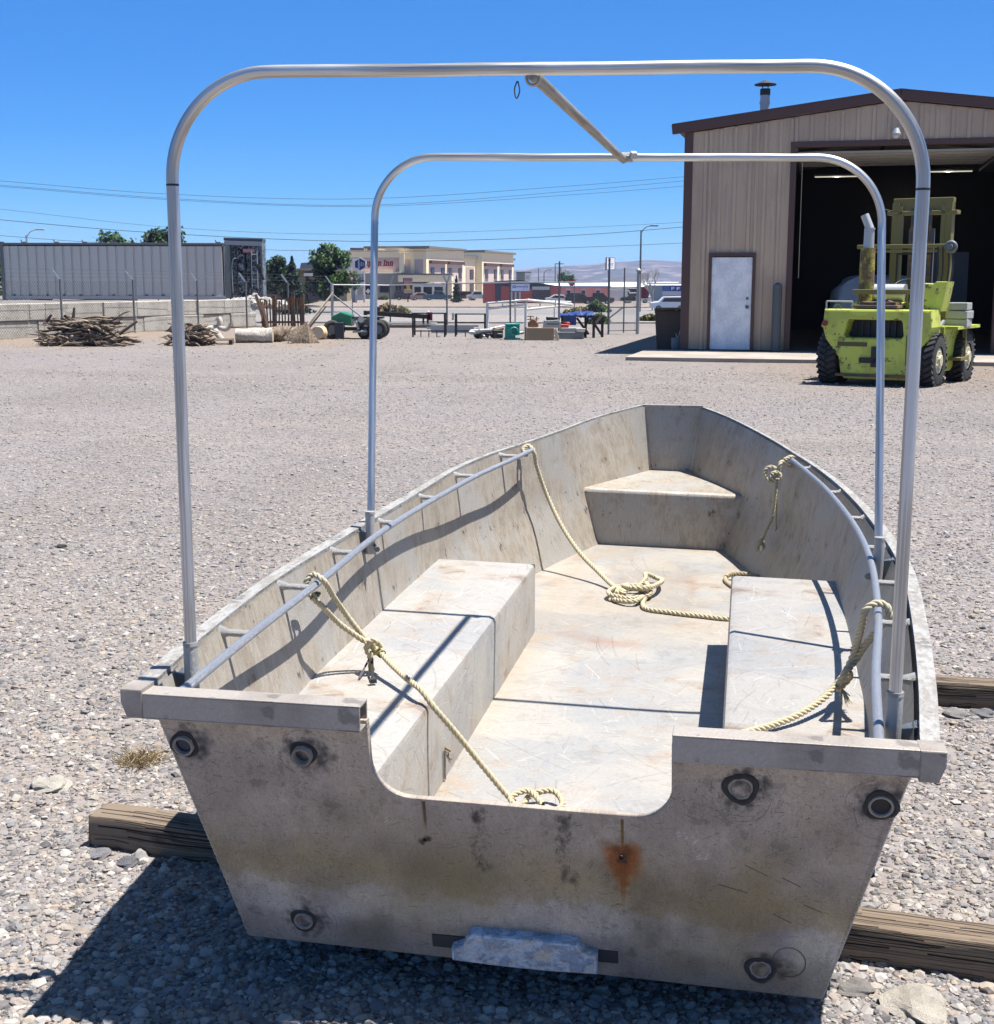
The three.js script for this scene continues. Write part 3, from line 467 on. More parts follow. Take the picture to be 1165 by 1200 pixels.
function timber(label, a, b, hgt, wid) {                       // a, b: world points of the axis on the ground
  const d = b.clone().sub(a), len = d.length(), o = thing('timber', label, 'timber', a.clone().lerp(b, .5), Math.atan2(-d.z, d.x), 'timbers under the boat');
  const NX = 90, prof = []; const c = .008; for (const [sx, sy] of [[1, 0], [1, 1], [-1, 1], [-1, 0]]) prof.push([sx * wid / 2, sy * hgt]);
  const ringP = []; for (let k = 0; k < 4; k++) { const p = prof[k], q = prof[(k + 1) % 4]; for (let m = 0; m < 6; m++) ringP.push([lerp(p[0], q[0], m / 6), lerp(p[1], q[1], m / 6)]); }
  const RN = ringP.length, wob = fbm(64, 8, 8, 3, 77);
  const g = gridGeo(NX, RN, (x, y) => { const k = Math.round(y * RN) % RN, p = ringP[k], i = Math.round(x * NX), n1 = wob[(k * 2 % 64) * 64 + i % 64] - .5, n2 = wob[(k % 64) * 64 + (i * 3) % 64] - .5, cr = Math.min(1, Math.abs((k % 6) - 0) / 1) ? 1 : .93; return V3((x - .5) * len + n2 * .02 * (x < .02 || x > .98), p[1] * (cr < 1 ? .97 : 1) + n2 * .004, p[0] * cr + n1 * .009); }, (x, y, q) => [x * len * 1.1, y * 1.0], .7);
  const end = (s) => tf(ni(new THREE.PlaneGeometry(wid, hgt, 6, 6)), s * len / 2, hgt / 2, 0, 0, s * Math.PI / 2, 0);
  part(o, 'beam', [g], M.timber); part(o, 'end_grain', end(1), M.timber); part(o, 'end_grain', end(-1), M.timber);
  return o;
}
const tp = (u, v) => { const p = BW(u, G0, v); p.y = -.004; return p; };
timber('weathered timber running out from under the transom at both sides', tp(-1.83, 1.11), tp(2.5, .55), .098, .115);
timber('weathered timber behind, showing only right of the boat', tp(-1.15, 3.68), tp(2.9, 3.46), .100, .12);

// laid rope: three strands twisted round a path
function ropeGeo(pts, r = .0088, closed = false) {
  const cv = new THREE.CatmullRomCurve3(pts, closed, 'centripetal'), len = cv.getLength(), n = Math.max(24, Math.round(len / .0062)), pitch = r * 5.4, fr = cv.computeFrenetFrames(n, closed), out = [];
  const C = cv.getSpacedPoints(n);
  for (let k = 0; k < 3; k++) {
    const RS = 6, P = [], I = [];
    for (let i = 0; i <= n; i++) {
      const a = i / n * len / pitch * 2 * Math.PI + k * 2.0944, N = fr.normals[Math.min(i, n)], B = fr.binormals[Math.min(i, n)];
      const cx = C[i].clone().addScaledVector(N, Math.cos(a) * r * .46).addScaledVector(B, Math.sin(a) * r * .46);
      for (let m = 0; m < RS; m++) { const q = m / RS * 2 * Math.PI, v = cx.clone().addScaledVector(N, Math.cos(q) * r * .6).addScaledVector(B, Math.sin(q) * r * .6); P.push(v.x, v.y, v.z); }
    }
    for (let i = 0; i < n; i++) for (let m = 0; m < RS; m++) { const a = i * RS + m, b = i * RS + (m + 1) % RS, c = a + RS, d = b + RS; I.push(a, b, d, a, d, c); }
    const g = new THREE.BufferGeometry(); g.setAttribute('position', new THREE.Float32BufferAttribute(P, 3)); g.setAttribute('uv', new THREE.Float32BufferAttribute(new Float32Array(P.length / 3 * 2), 2)); g.setIndex(I); g.computeVertexNormals(); out.push(ni(g));
  }
  return merge(out);
}
function rope(label, runs, m = M.rope, extra, r0 = .0092) {
  const o0 = runs[0][0], base = BW(...o0); base.y = 0;
  const o = thing('rope', label, 'rope', base);
  for (const run of runs) part(o, 'strand', ropeGeo(run.map((p) => BW(...p).sub(base)), run.r || r0), m);
  if (extra) extra(o, (u, h, v) => BW(u, h, v).sub(base));
  return o;
}
const tuft = (o, c, dir, m, n = 26, len = .05) => { const geos = []; for (let k = 0; k < n; k++) geos.push(bar(c, c.clone().add(dir.clone().multiplyScalar(len * rr(.5, 1))).add(V3(rr(-1, 1), rr(-1, 1), rr(-1, 1)).multiplyScalar(len * .35)), .0016, 4)); stuffPart(o, 'frayed_end', geos, m); };
const FR = FL + .012;                                           // rope lying on the deck
{
  rope('rope tied midway on left grab rail, knotted, dropping over left bench', [
    [[-1.026, .325, 1.424], [-1.086, .297, 1.507], [-1.078, .362, 1.431], [-1.054, .397, 1.444], [-1.008, .382, 1.428], [-.991, .288, 1.520], [-.976, .205, 1.610], [-.939, .14, 1.640], [-.892, .077, 1.655], [-.86, .06, 1.648], [-.781, .034, 1.552], [-.666, .014, 1.403], [-.58, .004, 1.298], [-.525, -.05, 1.270], [-.448, -.156, 1.302], [-.347, -.297, 1.336], [-.257, -.403, 1.344], [-.201, -.43, 1.311], [-.165, -.406, 1.378], [-.085, -.394, 1.400], [-.04, -.418, 1.333], [-.098, -.424, 1.243], [-.178, -.412, 1.242], [-.235, -.397, 1.298], [-.177, -.383, 1.354], [-.109, -.406, 1.287]],
    [[-1.055, .308, 1.434], [-1.020, .263, 1.463], [-.989, .176, 1.560], [-.929, .111, 1.612], [-.878, .072, 1.634], [-.86, .043, 1.646], [-.88, .034, 1.629], [-.891, .065, 1.620], [-.85, .103, 1.596], [-.828, .072, 1.617]],
    [[-.877, .043, 1.619], [-.878, .009, 1.630], [-.879, -.014, 1.638]]], M.rope, (o, q) => {
    part(o, 'zip_tie', [flat(q(-0.880, 0.017, 1.626), q(-0.894, -0.037, 1.519), .006, .003), flat(q(-0.869, 0.017, 1.626), q(-0.831, -0.034, 1.493), .008, .003), box(.02, .012, .016, ...q(-0.824, -0.029, 1.476), 0, .4, 0)], M.black);
    part(o, 'tape', [pathTube([q(-0.877, 0.079, 1.642), q(-0.857, 0.051, 1.647), q(-0.821, 0.044, 1.606)], .0135, 14, 8)], M.ropeYellow, 'yellowed knot binding');
    tuft(o, q(-0.872, 0.009, 1.625), V3(0, -1, .4), M.ropeYellow, 24, .035);
  });
  // from the forward end of the left rail to a coil on the deck and on below the right bench
  const coil = []; for (let k = 0; k <= 44; k++) { const a = 2.2 + k / 44 * Math.PI * 2 * 2.55, r = .075 + .062 * k / 44 + .014 * Math.sin(a * 2.3) + .008 * Math.sin(a * 5.1); coil.push([-.085 + r * Math.cos(a) * 1.06 + .02 * Math.sin(k * .21), FR + .004 + .034 * (1 - k / 44) + .009 * Math.sin(a * 1.5), 4.87 - r * Math.sin(a) * 1.75]); }
  rope('rope slung from left rail end down to a coil on the deck', [
    [[-.871, .356, 5.523], [-.902, .395, 5.557], [-.871, .415, 5.603], [-.829, .38, 5.568], [-.815, .282, 5.606], [-.749, .084, 5.633], [-.627, -.12, 5.535], [-.476, -.273, 5.371], [-.332, -.361, 5.210], [-.222, -.406, 5.040], ...coil, [.035, -.43, 4.554], [.193, -.43, 4.487], [.375, -.43, 4.448], [.534, -.43, 4.421], [.671, -.43, 4.466], [.788, -.43, 4.802]],
    [[-.052, -.394, 4.905], [-.005, -.359, 5.056], [-.015, -.371, 5.258], [.042, -.406, 5.331], [.097, -.383, 5.149], [.073, -.365, 4.923], [.004, -.371, 4.813], [-.087, -.377, 4.858], [-.12, -.383, 4.970]],
    [[-.143, -.388, 4.960], [-.053, -.361, 4.789], [.027, -.357, 4.810], [.005, -.365, 4.968]]], M.rope, null, .0118);
  rope('short loop of rope peeking out behind the right bench', [[[.726, -.43, 5.650], [.635, -.43, 5.716], [.544, -.43, 5.693], [.503, -.43, 5.526], [.542, -.43, 5.337], [.609, -.43, 5.203], [.722, -.43, 5.081]]], M.ropeTan, null, .0115);
  rope('rope knotted at forward end of right rail with a frayed hanging tail', [
    [[.867, .382, 5.659], [.918, .397, 5.704], [.945, .37, 5.711], [.912, .34, 5.707], [.856, .37, 5.645], [.84, .358, 5.610], [.829, .298, 5.612], [.808, .25, 5.605], [.769, .244, 5.608], [.741, .28, 5.610], [.752, .324, 5.618], [.796, .334, 5.624], [.826, .298, 5.623], [.819, .238, 5.612], [.814, .166, 5.613], [.809, .07, 5.632], [.793, -.025, 5.632], [.759, -.108, 5.630], [.739, -.161, 5.631]],
    [[.78, .274, 5.614], [.813, .256, 5.592], [.846, .274, 5.604], [.824, .304, 5.598], [.785, .292, 5.583]],
    Object.assign([[.822, .232, 5.625], [.829, .01, 5.699], [.83, -.226, 5.723], [.831, -.432, 5.717]], { r: .0055 })], M.rope, (o, q) => tuft(o, q(0.742, -0.143, 5.627), V3(-.15, -1, 0), M.rope, 60, .075), .0112);
  rope('rope looped over right grab rail beside the front hoop leg', [
    [[1.117, .305, 1.542], [1.141, .347, 1.499], [1.134, .392, 1.492], [1.099, .405, 1.493], [1.057, .382, 1.480], [1.049, .305, 1.532], [1.040, .205, 1.610], [1.018, .111, 1.648], [.983, .06, 1.612], [.918, .017, 1.517], [.829, -.008, 1.389], [.738, -.022, 1.291], [.646, -.023, 1.192], [.566, -.022, 1.078], [.508, -.081, 1.003]],
    [[1.109, .288, 1.546], [1.076, .222, 1.598], [1.041, .145, 1.626], [1.001, .103, 1.583], [.979, .043, 1.610], [.998, .017, 1.695], [1.028, .06, 1.689], [1.006, .111, 1.605]]], M.rope, (o, q) => tuft(o, q(0.996, 0.034, 1.609), V3(.2, -.9, .5), M.rope, 26, .045), .0104);
}
// single stones big enough to pick out, and a tuft of dry grass
const rockGeos = Array.from({ length: 4 }, (_, k) => { const g = ni(new THREE.IcosahedronGeometry(1, 2)).clone(), p = g.attributes.position; for (let i = 0; i < p.count; i++) { const v = V3().fromBufferAttribute(p, i), n = 1 + .22 * Math.sin(v.x * 3.1 + k * 2) * Math.cos(v.z * 2.7 + k) + .12 * Math.sin(v.y * 6 + v.x * 5 + k * 3); v.multiplyScalar(n); p.setXYZ(i, v.x, v.y * .55, v.z); } g.computeVertexNormals(); return g; });
for (const [x, y, s, k, c, lab] of [[60, 922, .062, 0, [.50, .47, .41], 'broad pale flat stone left of the boat stern'], [1072, 1180, .075, 1, [.46, .42, .36], 'large pale flat stone at lower right by the timber'], [150, 1012, .03, 2, [.20, .20, .22], 'dark grey stone below the left timber end'], [118, 1002, .032, 3, [.31, .30, .32], 'blue-grey stone half left of the left timber end'], [1003, 1160, .04, 2, [.30, .28, .26], 'grey stone lying against the right timber'], [1150, 838, .045, 0, [.21, .21, .22], 'dark stone just below the rear timber'], [1120, 838, .05, 3, [.30, .29, .29], 'grey slab-like stone near the rear timber and gunwale'], [262, 915, .03, 1, [.16, .155, .16], 'small dark stone beside the transom corner'], [72, 641, .035, 2, [.05, .048, .046], 'black flat stone alone on the pale gravel left'], [500, 598, .028, 1, [.06, .055, .05], 'black lump of stone left of the rear hoop leg'], [1060, 590, .05, 3, [.10, .095, .09], 'dark flat stone on the gravel right of the hoops']]) {
  const p = gnd(x, y), o = shade(new THREE.Mesh(rockGeos[k], mat(c.map((v) => v * .8), .9, 0, { bumpMap: metalBump, bumpScale: .006 }))); o.name = numbered('stone'); o.position.set(p.x, .004, p.z); o.rotation.y = k * 1.7 + x; o.scale.set(s, s * .7, s); o.userData = { label: lab, category: 'stone' }; scene.add(o);
}
{
  const c = gnd(165, 893), o = thing('dry_grass', 'small tuft of dry yellow grass left of transom', 'grass', c), geos = [];
  for (let k = 0; k < 260; k++) { const a = rnd() * 6.3, r = .075 * Math.sqrt(rnd()), x = Math.cos(a) * r, z = Math.sin(a) * r; geos.push(flat(V3(x, 0, z), V3(x + rr(-.05, .05), rr(.008, .035), z + rr(-.05, .05)), .0022, .0008)); }
  stuffPart(o, 'blades', geos, mat([.27, .205, .115], .9)); o.userData.kind = 'stuff';
}
// ------------------------------------------------------------------ metal shed on the right
{
  const O = V3(4.2, 0, -30.66), A = -14 * Math.PI / 180;
  const shed = thing('metal_shed', 'tan ribbed metal shed with brown trim and wide open doorway', 'shed', O, A);
  shed.updateMatrixWorld(true);
  const SL = .08, W = 9.12, EV = 4.93, RI = 5.5, DEP = 15, OX0 = 2.4, OX1 = 6.74, OH = 4.53;
  const top = (x) => EV + (RI - EV) * (1 - Math.abs(x - W / 2) / (W / 2));
  const sideN = grayTex(1024, (i) => .5 * N1[i] + .5 * N2[i], .4);
  M.siding = mat(null, .55, .05, { map: colorTex(1024, (i, x, y) => { const m = y / 1024 * 6; let c = mixc([.50, .385, .275], [.44, .335, .24], sstep(.4, .62, N1[i])); c = mixc(c, [.33, .25, .18], .7 * sstep(.75, .1, m + .5 * (N2[i] - .5)) ); c = mixc(c, [.36, .29, .225], .5 * sstep(.55, .7, N6[(((y >> 2) & 1023) << 10) | x])); return c.map((v) => v * (.93 + .12 * N5[i])); }, [.3, 1 / 6]) });
  M.trim = mat([.085, .042, .034], .5); M.trimDark = mat([.04, .025, .028], .5);
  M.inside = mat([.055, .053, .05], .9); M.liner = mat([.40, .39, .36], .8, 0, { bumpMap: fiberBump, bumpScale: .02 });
  const panel = (x0, x1, y0, ya, yb) => { const b = .028, pr = [[x0, y0], [x1, y0], [x1, yb], [x0, ya]]; const g = [tf(ext(pr, .02), 0, 0, -.02)];
    const rib = (x, y) => ext([[x - .03, y0], [x + .03, y0], [x + .03, y], [x - .03, y]].map(([p, q]) => [p, q]), .018, .007); g.push(tf(rib(x1 - .032, yb - .03), 0, 0, 0)); 
    for (const t of [.36, .68]) g.push(tf(ext([[lerp(x0, x1, t) - .012, y0], [lerp(x0, x1, t) + .012, y0], [lerp(x0, x1, t) + .012, yb - .06], [lerp(x0, x1, t) - .012, yb - .06]], .005), 0, 0, 0)); return mUV(merge(g)); };
  const step = (W - .34) / 27;
  const piece = (a, b, y0) => part(shed, 'siding_panel', panel(a, b, y0, top(a) - .06, top(b) - .06), M.siding);
  for (let k = 0; k < 27; k++) {
    const a = .17 + k * step, b = a + step - .003; let done = false;
    for (const [lo, hi, y0] of [[.60, 1.62, 2.26], [OX0 - .05, OX1 + .05, OH + .1]]) if (b > lo && a < hi) { done = true; if (a < lo - .09) piece(a, lo, SL + .02); piece(Math.max(a, a < lo - .09 ? lo + .003 : a), Math.min(b, b > hi + .09 ? hi : b), y0); if (b > hi + .09) piece(hi + .003, b, SL + .02); }
    if (!done) piece(a, b, SL + .02);
  }
  part(shed, 'corner_trim', box(.19, EV - .05, .2, .075, EV / 2, -.075, 0, 0, 0, .006), M.trim); part(shed, 'corner_trim', box(.19, EV - .05, .2, W - .075, EV / 2, -.075, 0, 0, 0, .006), M.trim);
  const sl = Math.atan((RI - EV) / (W / 2)), run = (W / 2 + .3) / Math.cos(sl);
  for (const s of [-1, 1]) {
    const c = V3(W / 2 + s * (W / 2 + .3) / 2, (EV - .3 * Math.tan(sl) + RI) / 2 + .06, 0);
    part(shed, 'roof_trim', [box(run, .2, .1, c.x, c.y, .06, 0, 0, -s * sl, .01), box(run, .03, .14, c.x, c.y + .11, .05, 0, 0, -s * sl)], M.trim);
    part(shed, 'roof', [box(run, .05, DEP + .2, c.x, c.y + .1, -DEP / 2, 0, 0, -s * sl)], M.trimDark);
    part(shed, 'roof_liner', [box(run - .35, .03, DEP - .2, c.x - s * .12, c.y - .04, -DEP / 2, 0, 0, -s * sl)], M.liner);
  }
  part(shed, 'side_wall', [box(.12, EV + .1, DEP - .2, .1, EV / 2 + .05, -DEP / 2 - .1)], M.siding); part(shed, 'side_wall', [box(.12, EV + .1, DEP - .2, W - .1, EV / 2 + .05, -DEP / 2 - .1)], M.siding);
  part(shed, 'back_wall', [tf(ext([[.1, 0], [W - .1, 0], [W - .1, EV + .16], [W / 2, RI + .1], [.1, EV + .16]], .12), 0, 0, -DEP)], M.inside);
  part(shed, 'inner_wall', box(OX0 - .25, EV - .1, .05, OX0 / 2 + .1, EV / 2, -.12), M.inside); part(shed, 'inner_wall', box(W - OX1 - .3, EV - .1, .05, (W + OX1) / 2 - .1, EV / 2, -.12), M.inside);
  part(shed, 'jamb', box(.13, OH - SL, .24, OX0 - .03, OH / 2 + SL / 2, -.08, 0, 0, 0, .006), M.trim); part(shed, 'jamb', box(.13, OH - SL, .24, OX1 + .03, OH / 2 + SL / 2, -.08, 0, 0, 0, .006), M.trim);
  part(shed, 'lintel', box(OX1 - OX0 + .2, .12, .24, (OX0 + OX1) / 2, OH + .05, -.08, 0, 0, 0, .006), M.trim);
  for (let k = 0; k < 5; k++) part(shed, 'overhead_door_panel', [box(OX1 - OX0 - .1, .045, .78, (OX0 + OX1) / 2, OH - .12 + k * .012, -.55 - k * .8, -.012), box(OX1 - OX0 - .1, .02, .05, (OX0 + OX1) / 2, OH - .152 + k * .012, -.42 - k * .8), box(OX1 - OX0 - .1, .02, .05, (OX0 + OX1) / 2, OH - .152 + k * .012, -.68 - k * .8)], M.liner);
  part(shed, 'door_track', [box(.05, .06, 4.6, OX0 + .03, OH - .2, -2.5)], M.galvDark); part(shed, 'door_track', [box(.05, .06, 4.6, OX1 - .03, OH - .2, -2.5)], M.galvDark);
  // personnel door
  const dr = part(shed, 'door', box(.90, 2.06, .045, 1.11, SL + 1.05, .012, 0, 0, 0, .004), mat(null, .5, 0, { map: colorTex(1024, (i) => mixc([.80, .82, .84], [.60, .64, .69], sstep(.36, .66, .5 * N1[i] + .5 * N3[i])).map((v) => v * (.95 + .1 * N5[i]))) }), 'white door weathered in bluish streaks');
  part(dr, 'knob', [tf(ni(new THREE.SphereGeometry(.035, 12, 8)), 1.47, SL + .98, .08), cyl(.04, .04, .02, 14, 1.47, SL + .98, .042, Math.PI / 2)], M.galvDark);
  part(dr, 'lock', [cyl(.032, .032, .03, 14, 1.47, SL + 1.17, .046, Math.PI / 2)], M.galvDark);
  part(shed, 'door_frame', [box(.07, 2.16, .09, .625, SL + 1.08, .02), box(.07, 2.16, .09, 1.595, SL + 1.08, .02), box(1.04, .08, .09, 1.11, SL + 2.14, .022)], M.trim);
  part(shed, 'door_sill', box(1.04, .03, .12, 1.11, SL + .012, .03), M.trimDark);
  // lamp over the doorway
  const lp = part(shed, 'wall_lamp', [bar(V3(4.55, 4.86, .02), V3(4.55, 4.86, .2), .025, 8), cyl(.05, .10, .12, 16, 4.5, 4.80, .2), cyl(.10, .10, .03, 16, 4.5, 4.73, .2)], M.galv);
  part(lp, 'lens', tf(ni(new THREE.SphereGeometry(.085, 14, 8, 0, 6.3, 1.57, 1.57)), 4.5, 4.72, .2), mat([.5, .52, .5], .15));
  // flue on the roof
  part(shed, 'flue', [cyl(.105, .105, .8, 20, 1.66, 5.5, -.9), cyl(.12, .12, .05, 20, 1.66, 5.6, -.9)], M.galv);
  part(shed, 'flue_cap', [cyl(.04, .245, .09, 24, 1.66, 6.04, -.9), cyl(.245, .245, .02, 24, 1.66, 5.99, -.9), bar(V3(1.6, 5.8, -.9), V3(1.6, 6.0, -.9), .012, 6), bar(V3(1.72, 5.8, -.9), V3(1.72, 6.0, -.9), .012, 6)], M.black);
  part(shed, 'flue_collar', cyl(.115, .115, .14, 20, 1.66, 5.83, -.9), M.black);
  part(shed, 'pull_cord', [bar(V3(OX0 + .16, OH - .3, -.1), V3(OX0 + .17, 1.7, -.1), .008, 5)], M.paleWood);
  const local = (x, y, z) => shed.localToWorld(V3(x, y, z));
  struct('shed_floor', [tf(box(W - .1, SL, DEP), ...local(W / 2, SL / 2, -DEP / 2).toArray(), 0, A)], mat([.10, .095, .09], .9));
  struct('apron', [tf(box(W + 1.6, SL, 3.1, 0, 0, 0, 0, 0, 0, .012), ...local(W / 2, SL / 2, 1.57).toArray(), 0, A)], M.apron = mat(null, .93, 0, { map: colorTex(1024, (i) => mixc([.33, .295, .26], [.28, .245, .21], sstep(.4, .62, N1[i])).map((v) => v * (.86 + .2 * N5[i])), .3) }));

  const bol = thing('bollard', 'dark grey-blue steel bollard post beside the shed doorway', 'bollard', local(2.14, SL, .28));
  part(bol, 'post', [cyl(.105, .105, 1.42, 20, 0, .71, 0)], mat([.085, .10, .105], .6, .1, { bumpMap: metalBump, bumpScale: .006 })); part(bol, 'cap', [tf(ni(new THREE.SphereGeometry(.105, 20, 6, 0, 6.3, 0, 1.57)), 0, 1.42, 0, 0, 0, 0)], M.galvDark);

  // fluorescent fittings hanging inside
  const lampM = new THREE.MeshStandardMaterial({ color: 0xffffff, emissive: new THREE.Color().setRGB(1, .93, .75), emissiveIntensity: .3 });
  [[944, 172, 32.5, .5, 'short lit tube lamp just inside the top left of the shed doorway'], [981, 207, 38, 1.2, 'lit tube lamp deep in the shed, left of the forklift mast'], [1111, 201, 37, 1.25, 'lit tube lamp deep in the shed, above right of the forklift'], [1063, 245, 43, .5, 'lit tube lamp seen through the forklift mast']].forEach(([x, y, D, len, lab]) => {
    const p = at(x, y, D), o = thing('tube_lamp', lab, 'lamp', p, A, 'tube lamps inside the shed');
    part(o, 'housing', box(len + .06, .04, .12, 0, .05, 0), M.galvDark); part(o, 'tube', [tf(cyl(.016, .016, len, 10), 0, 0, 0, 0, 0, Math.PI / 2)], lampM);
    part(o, 'hanger', bar(V3(0, .07, 0), V3(0, .5, 0), .006, 5), M.galvDark);
    const l = new THREE.PointLight(new THREE.Color().setRGB(1, .93, .75), 0.12, 12); l.position.set(0, -.06, 0); o.add(l); l.castShadow = true;
  });
  // things standing in the gloom inside
  {
    const o = thing('covered_load', 'lumpy load under a blue-grey tarpaulin behind the forklift', 'load', local(4.6, SL, -1.7), A);
    const g = gridGeo(36, 18, (a, b) => { const th = a * Math.PI * 2, ph = b * Math.PI / 2, e = .55, sx = Math.sign(Math.cos(th)) * Math.abs(Math.cos(th)) ** e, sz = Math.sign(Math.sin(th)) * Math.abs(Math.sin(th)) ** e, r = Math.cos(ph) ** .4; return V3(1.42 * sx * r + .04 * Math.sin(b * 19 + a * 30), 1.66 * Math.sin(ph) ** .7 + .05 * Math.sin(a * 40) * Math.cos(ph) + .05 * Math.sin(sx * 5), .8 * sz * r + .05 * Math.sin(a * 50)); }, null, 1.0);
    part(o, 'tarpaulin', g, mat([.20, .24, .29], .7, 0, { bumpMap: sideN, bumpScale: .05 })); part(o, 'rope_band', box(2.9, .03, 1.65, 0, .75, 0), M.galvDark);
    const b = thing('leaning_board', 'pale board standing against the shed wall deep inside', 'board', local(6.1, SL, -5.5), A); part(b, 'sheet', box(1.1, 2.3, .03, 0, 1.15, 0, -.1), mat([.25, .25, .25], .8)); part(b, 'rail', box(1.1, .06, .05, 0, .8, .08, -.1), M.galvDark);
    const s = thing('workbench', 'dark workbench along the left wall inside the shed', 'workbench', local(1.3, SL, -4), A); part(s, 'worktop', box(1.2, .08, 3, 0, .95, 0), M.steel); for (const [x, z] of [[-.5, 1.4], [.5, 1.4], [-.5, -1.4], [.5, -1.4]]) part(s, 'leg', box(.08, .92, .08, x, .46, z), M.steel); part(s, 'toolbox', box(.5, .35, 1.1, 0, 1.17, .3, 0, 0, 0, .02), M.black);
  }
  // bin and bucket at the corner
  {
    const o = thing('rubbish_bin', 'brown plastic wheeled bin standing at the shed corner', 'bin', gnd(780, 412).add(V3(.12, 0, -.3)), A + .1);
    part(o, 'body', [tf(ext([[-.27, .04], [.27, .04], [.33, .93], [-.33, .93]], .6, .015), 0, 0, -.3)], M.bin = mat([.085, .058, .045], .7));
    part(o, 'lid', [box(.72, .05, .74, 0, .98, .01, -.03, 0, .05, .02), box(.6, .05, .1, 0, 1.0, .38)], mat([.10, .075, .04], .7));
    part(o, 'rim', [box(.70, .06, .68, 0, .92, 0, 0, 0, 0, .015)], M.bin); part(o, 'wheel', cyl(.1, .1, .05, 16, -.28, .1, -.3, 0, 0, Math.PI / 2), M.rubber); part(o, 'wheel', cyl(.1, .1, .05, 16, .28, .1, -.3, 0, 0, Math.PI / 2), M.rubber);
    const c = thing('bucket', 'battered grey metal can on the ground before the brown bin', 'bucket', gnd(792, 413).add(V3(.02, 0, .05)), .4);
    part(c, 'can', [tf(ni(new THREE.LatheGeometry([[0, .01], [.12, 0], [.135, .17], [.142, .18], [.14, .33], [.15, .345], [.135, .345], [.13, .06], [0, .05]].map(([x, y]) => new THREE.Vector2(x, y)), 22)))], mat([.24, .26, .27], .55, .4, { bumpMap: metalBump, bumpScale: .02 })); part(c, 'scrap', [bar(V3(-.05, .1, 0), V3(.06, .5, .02), .012, 6), bar(V3(.05, .1, .04), V3(-.02, .44, -.03), .014, 6)], M.galv);
  }
}

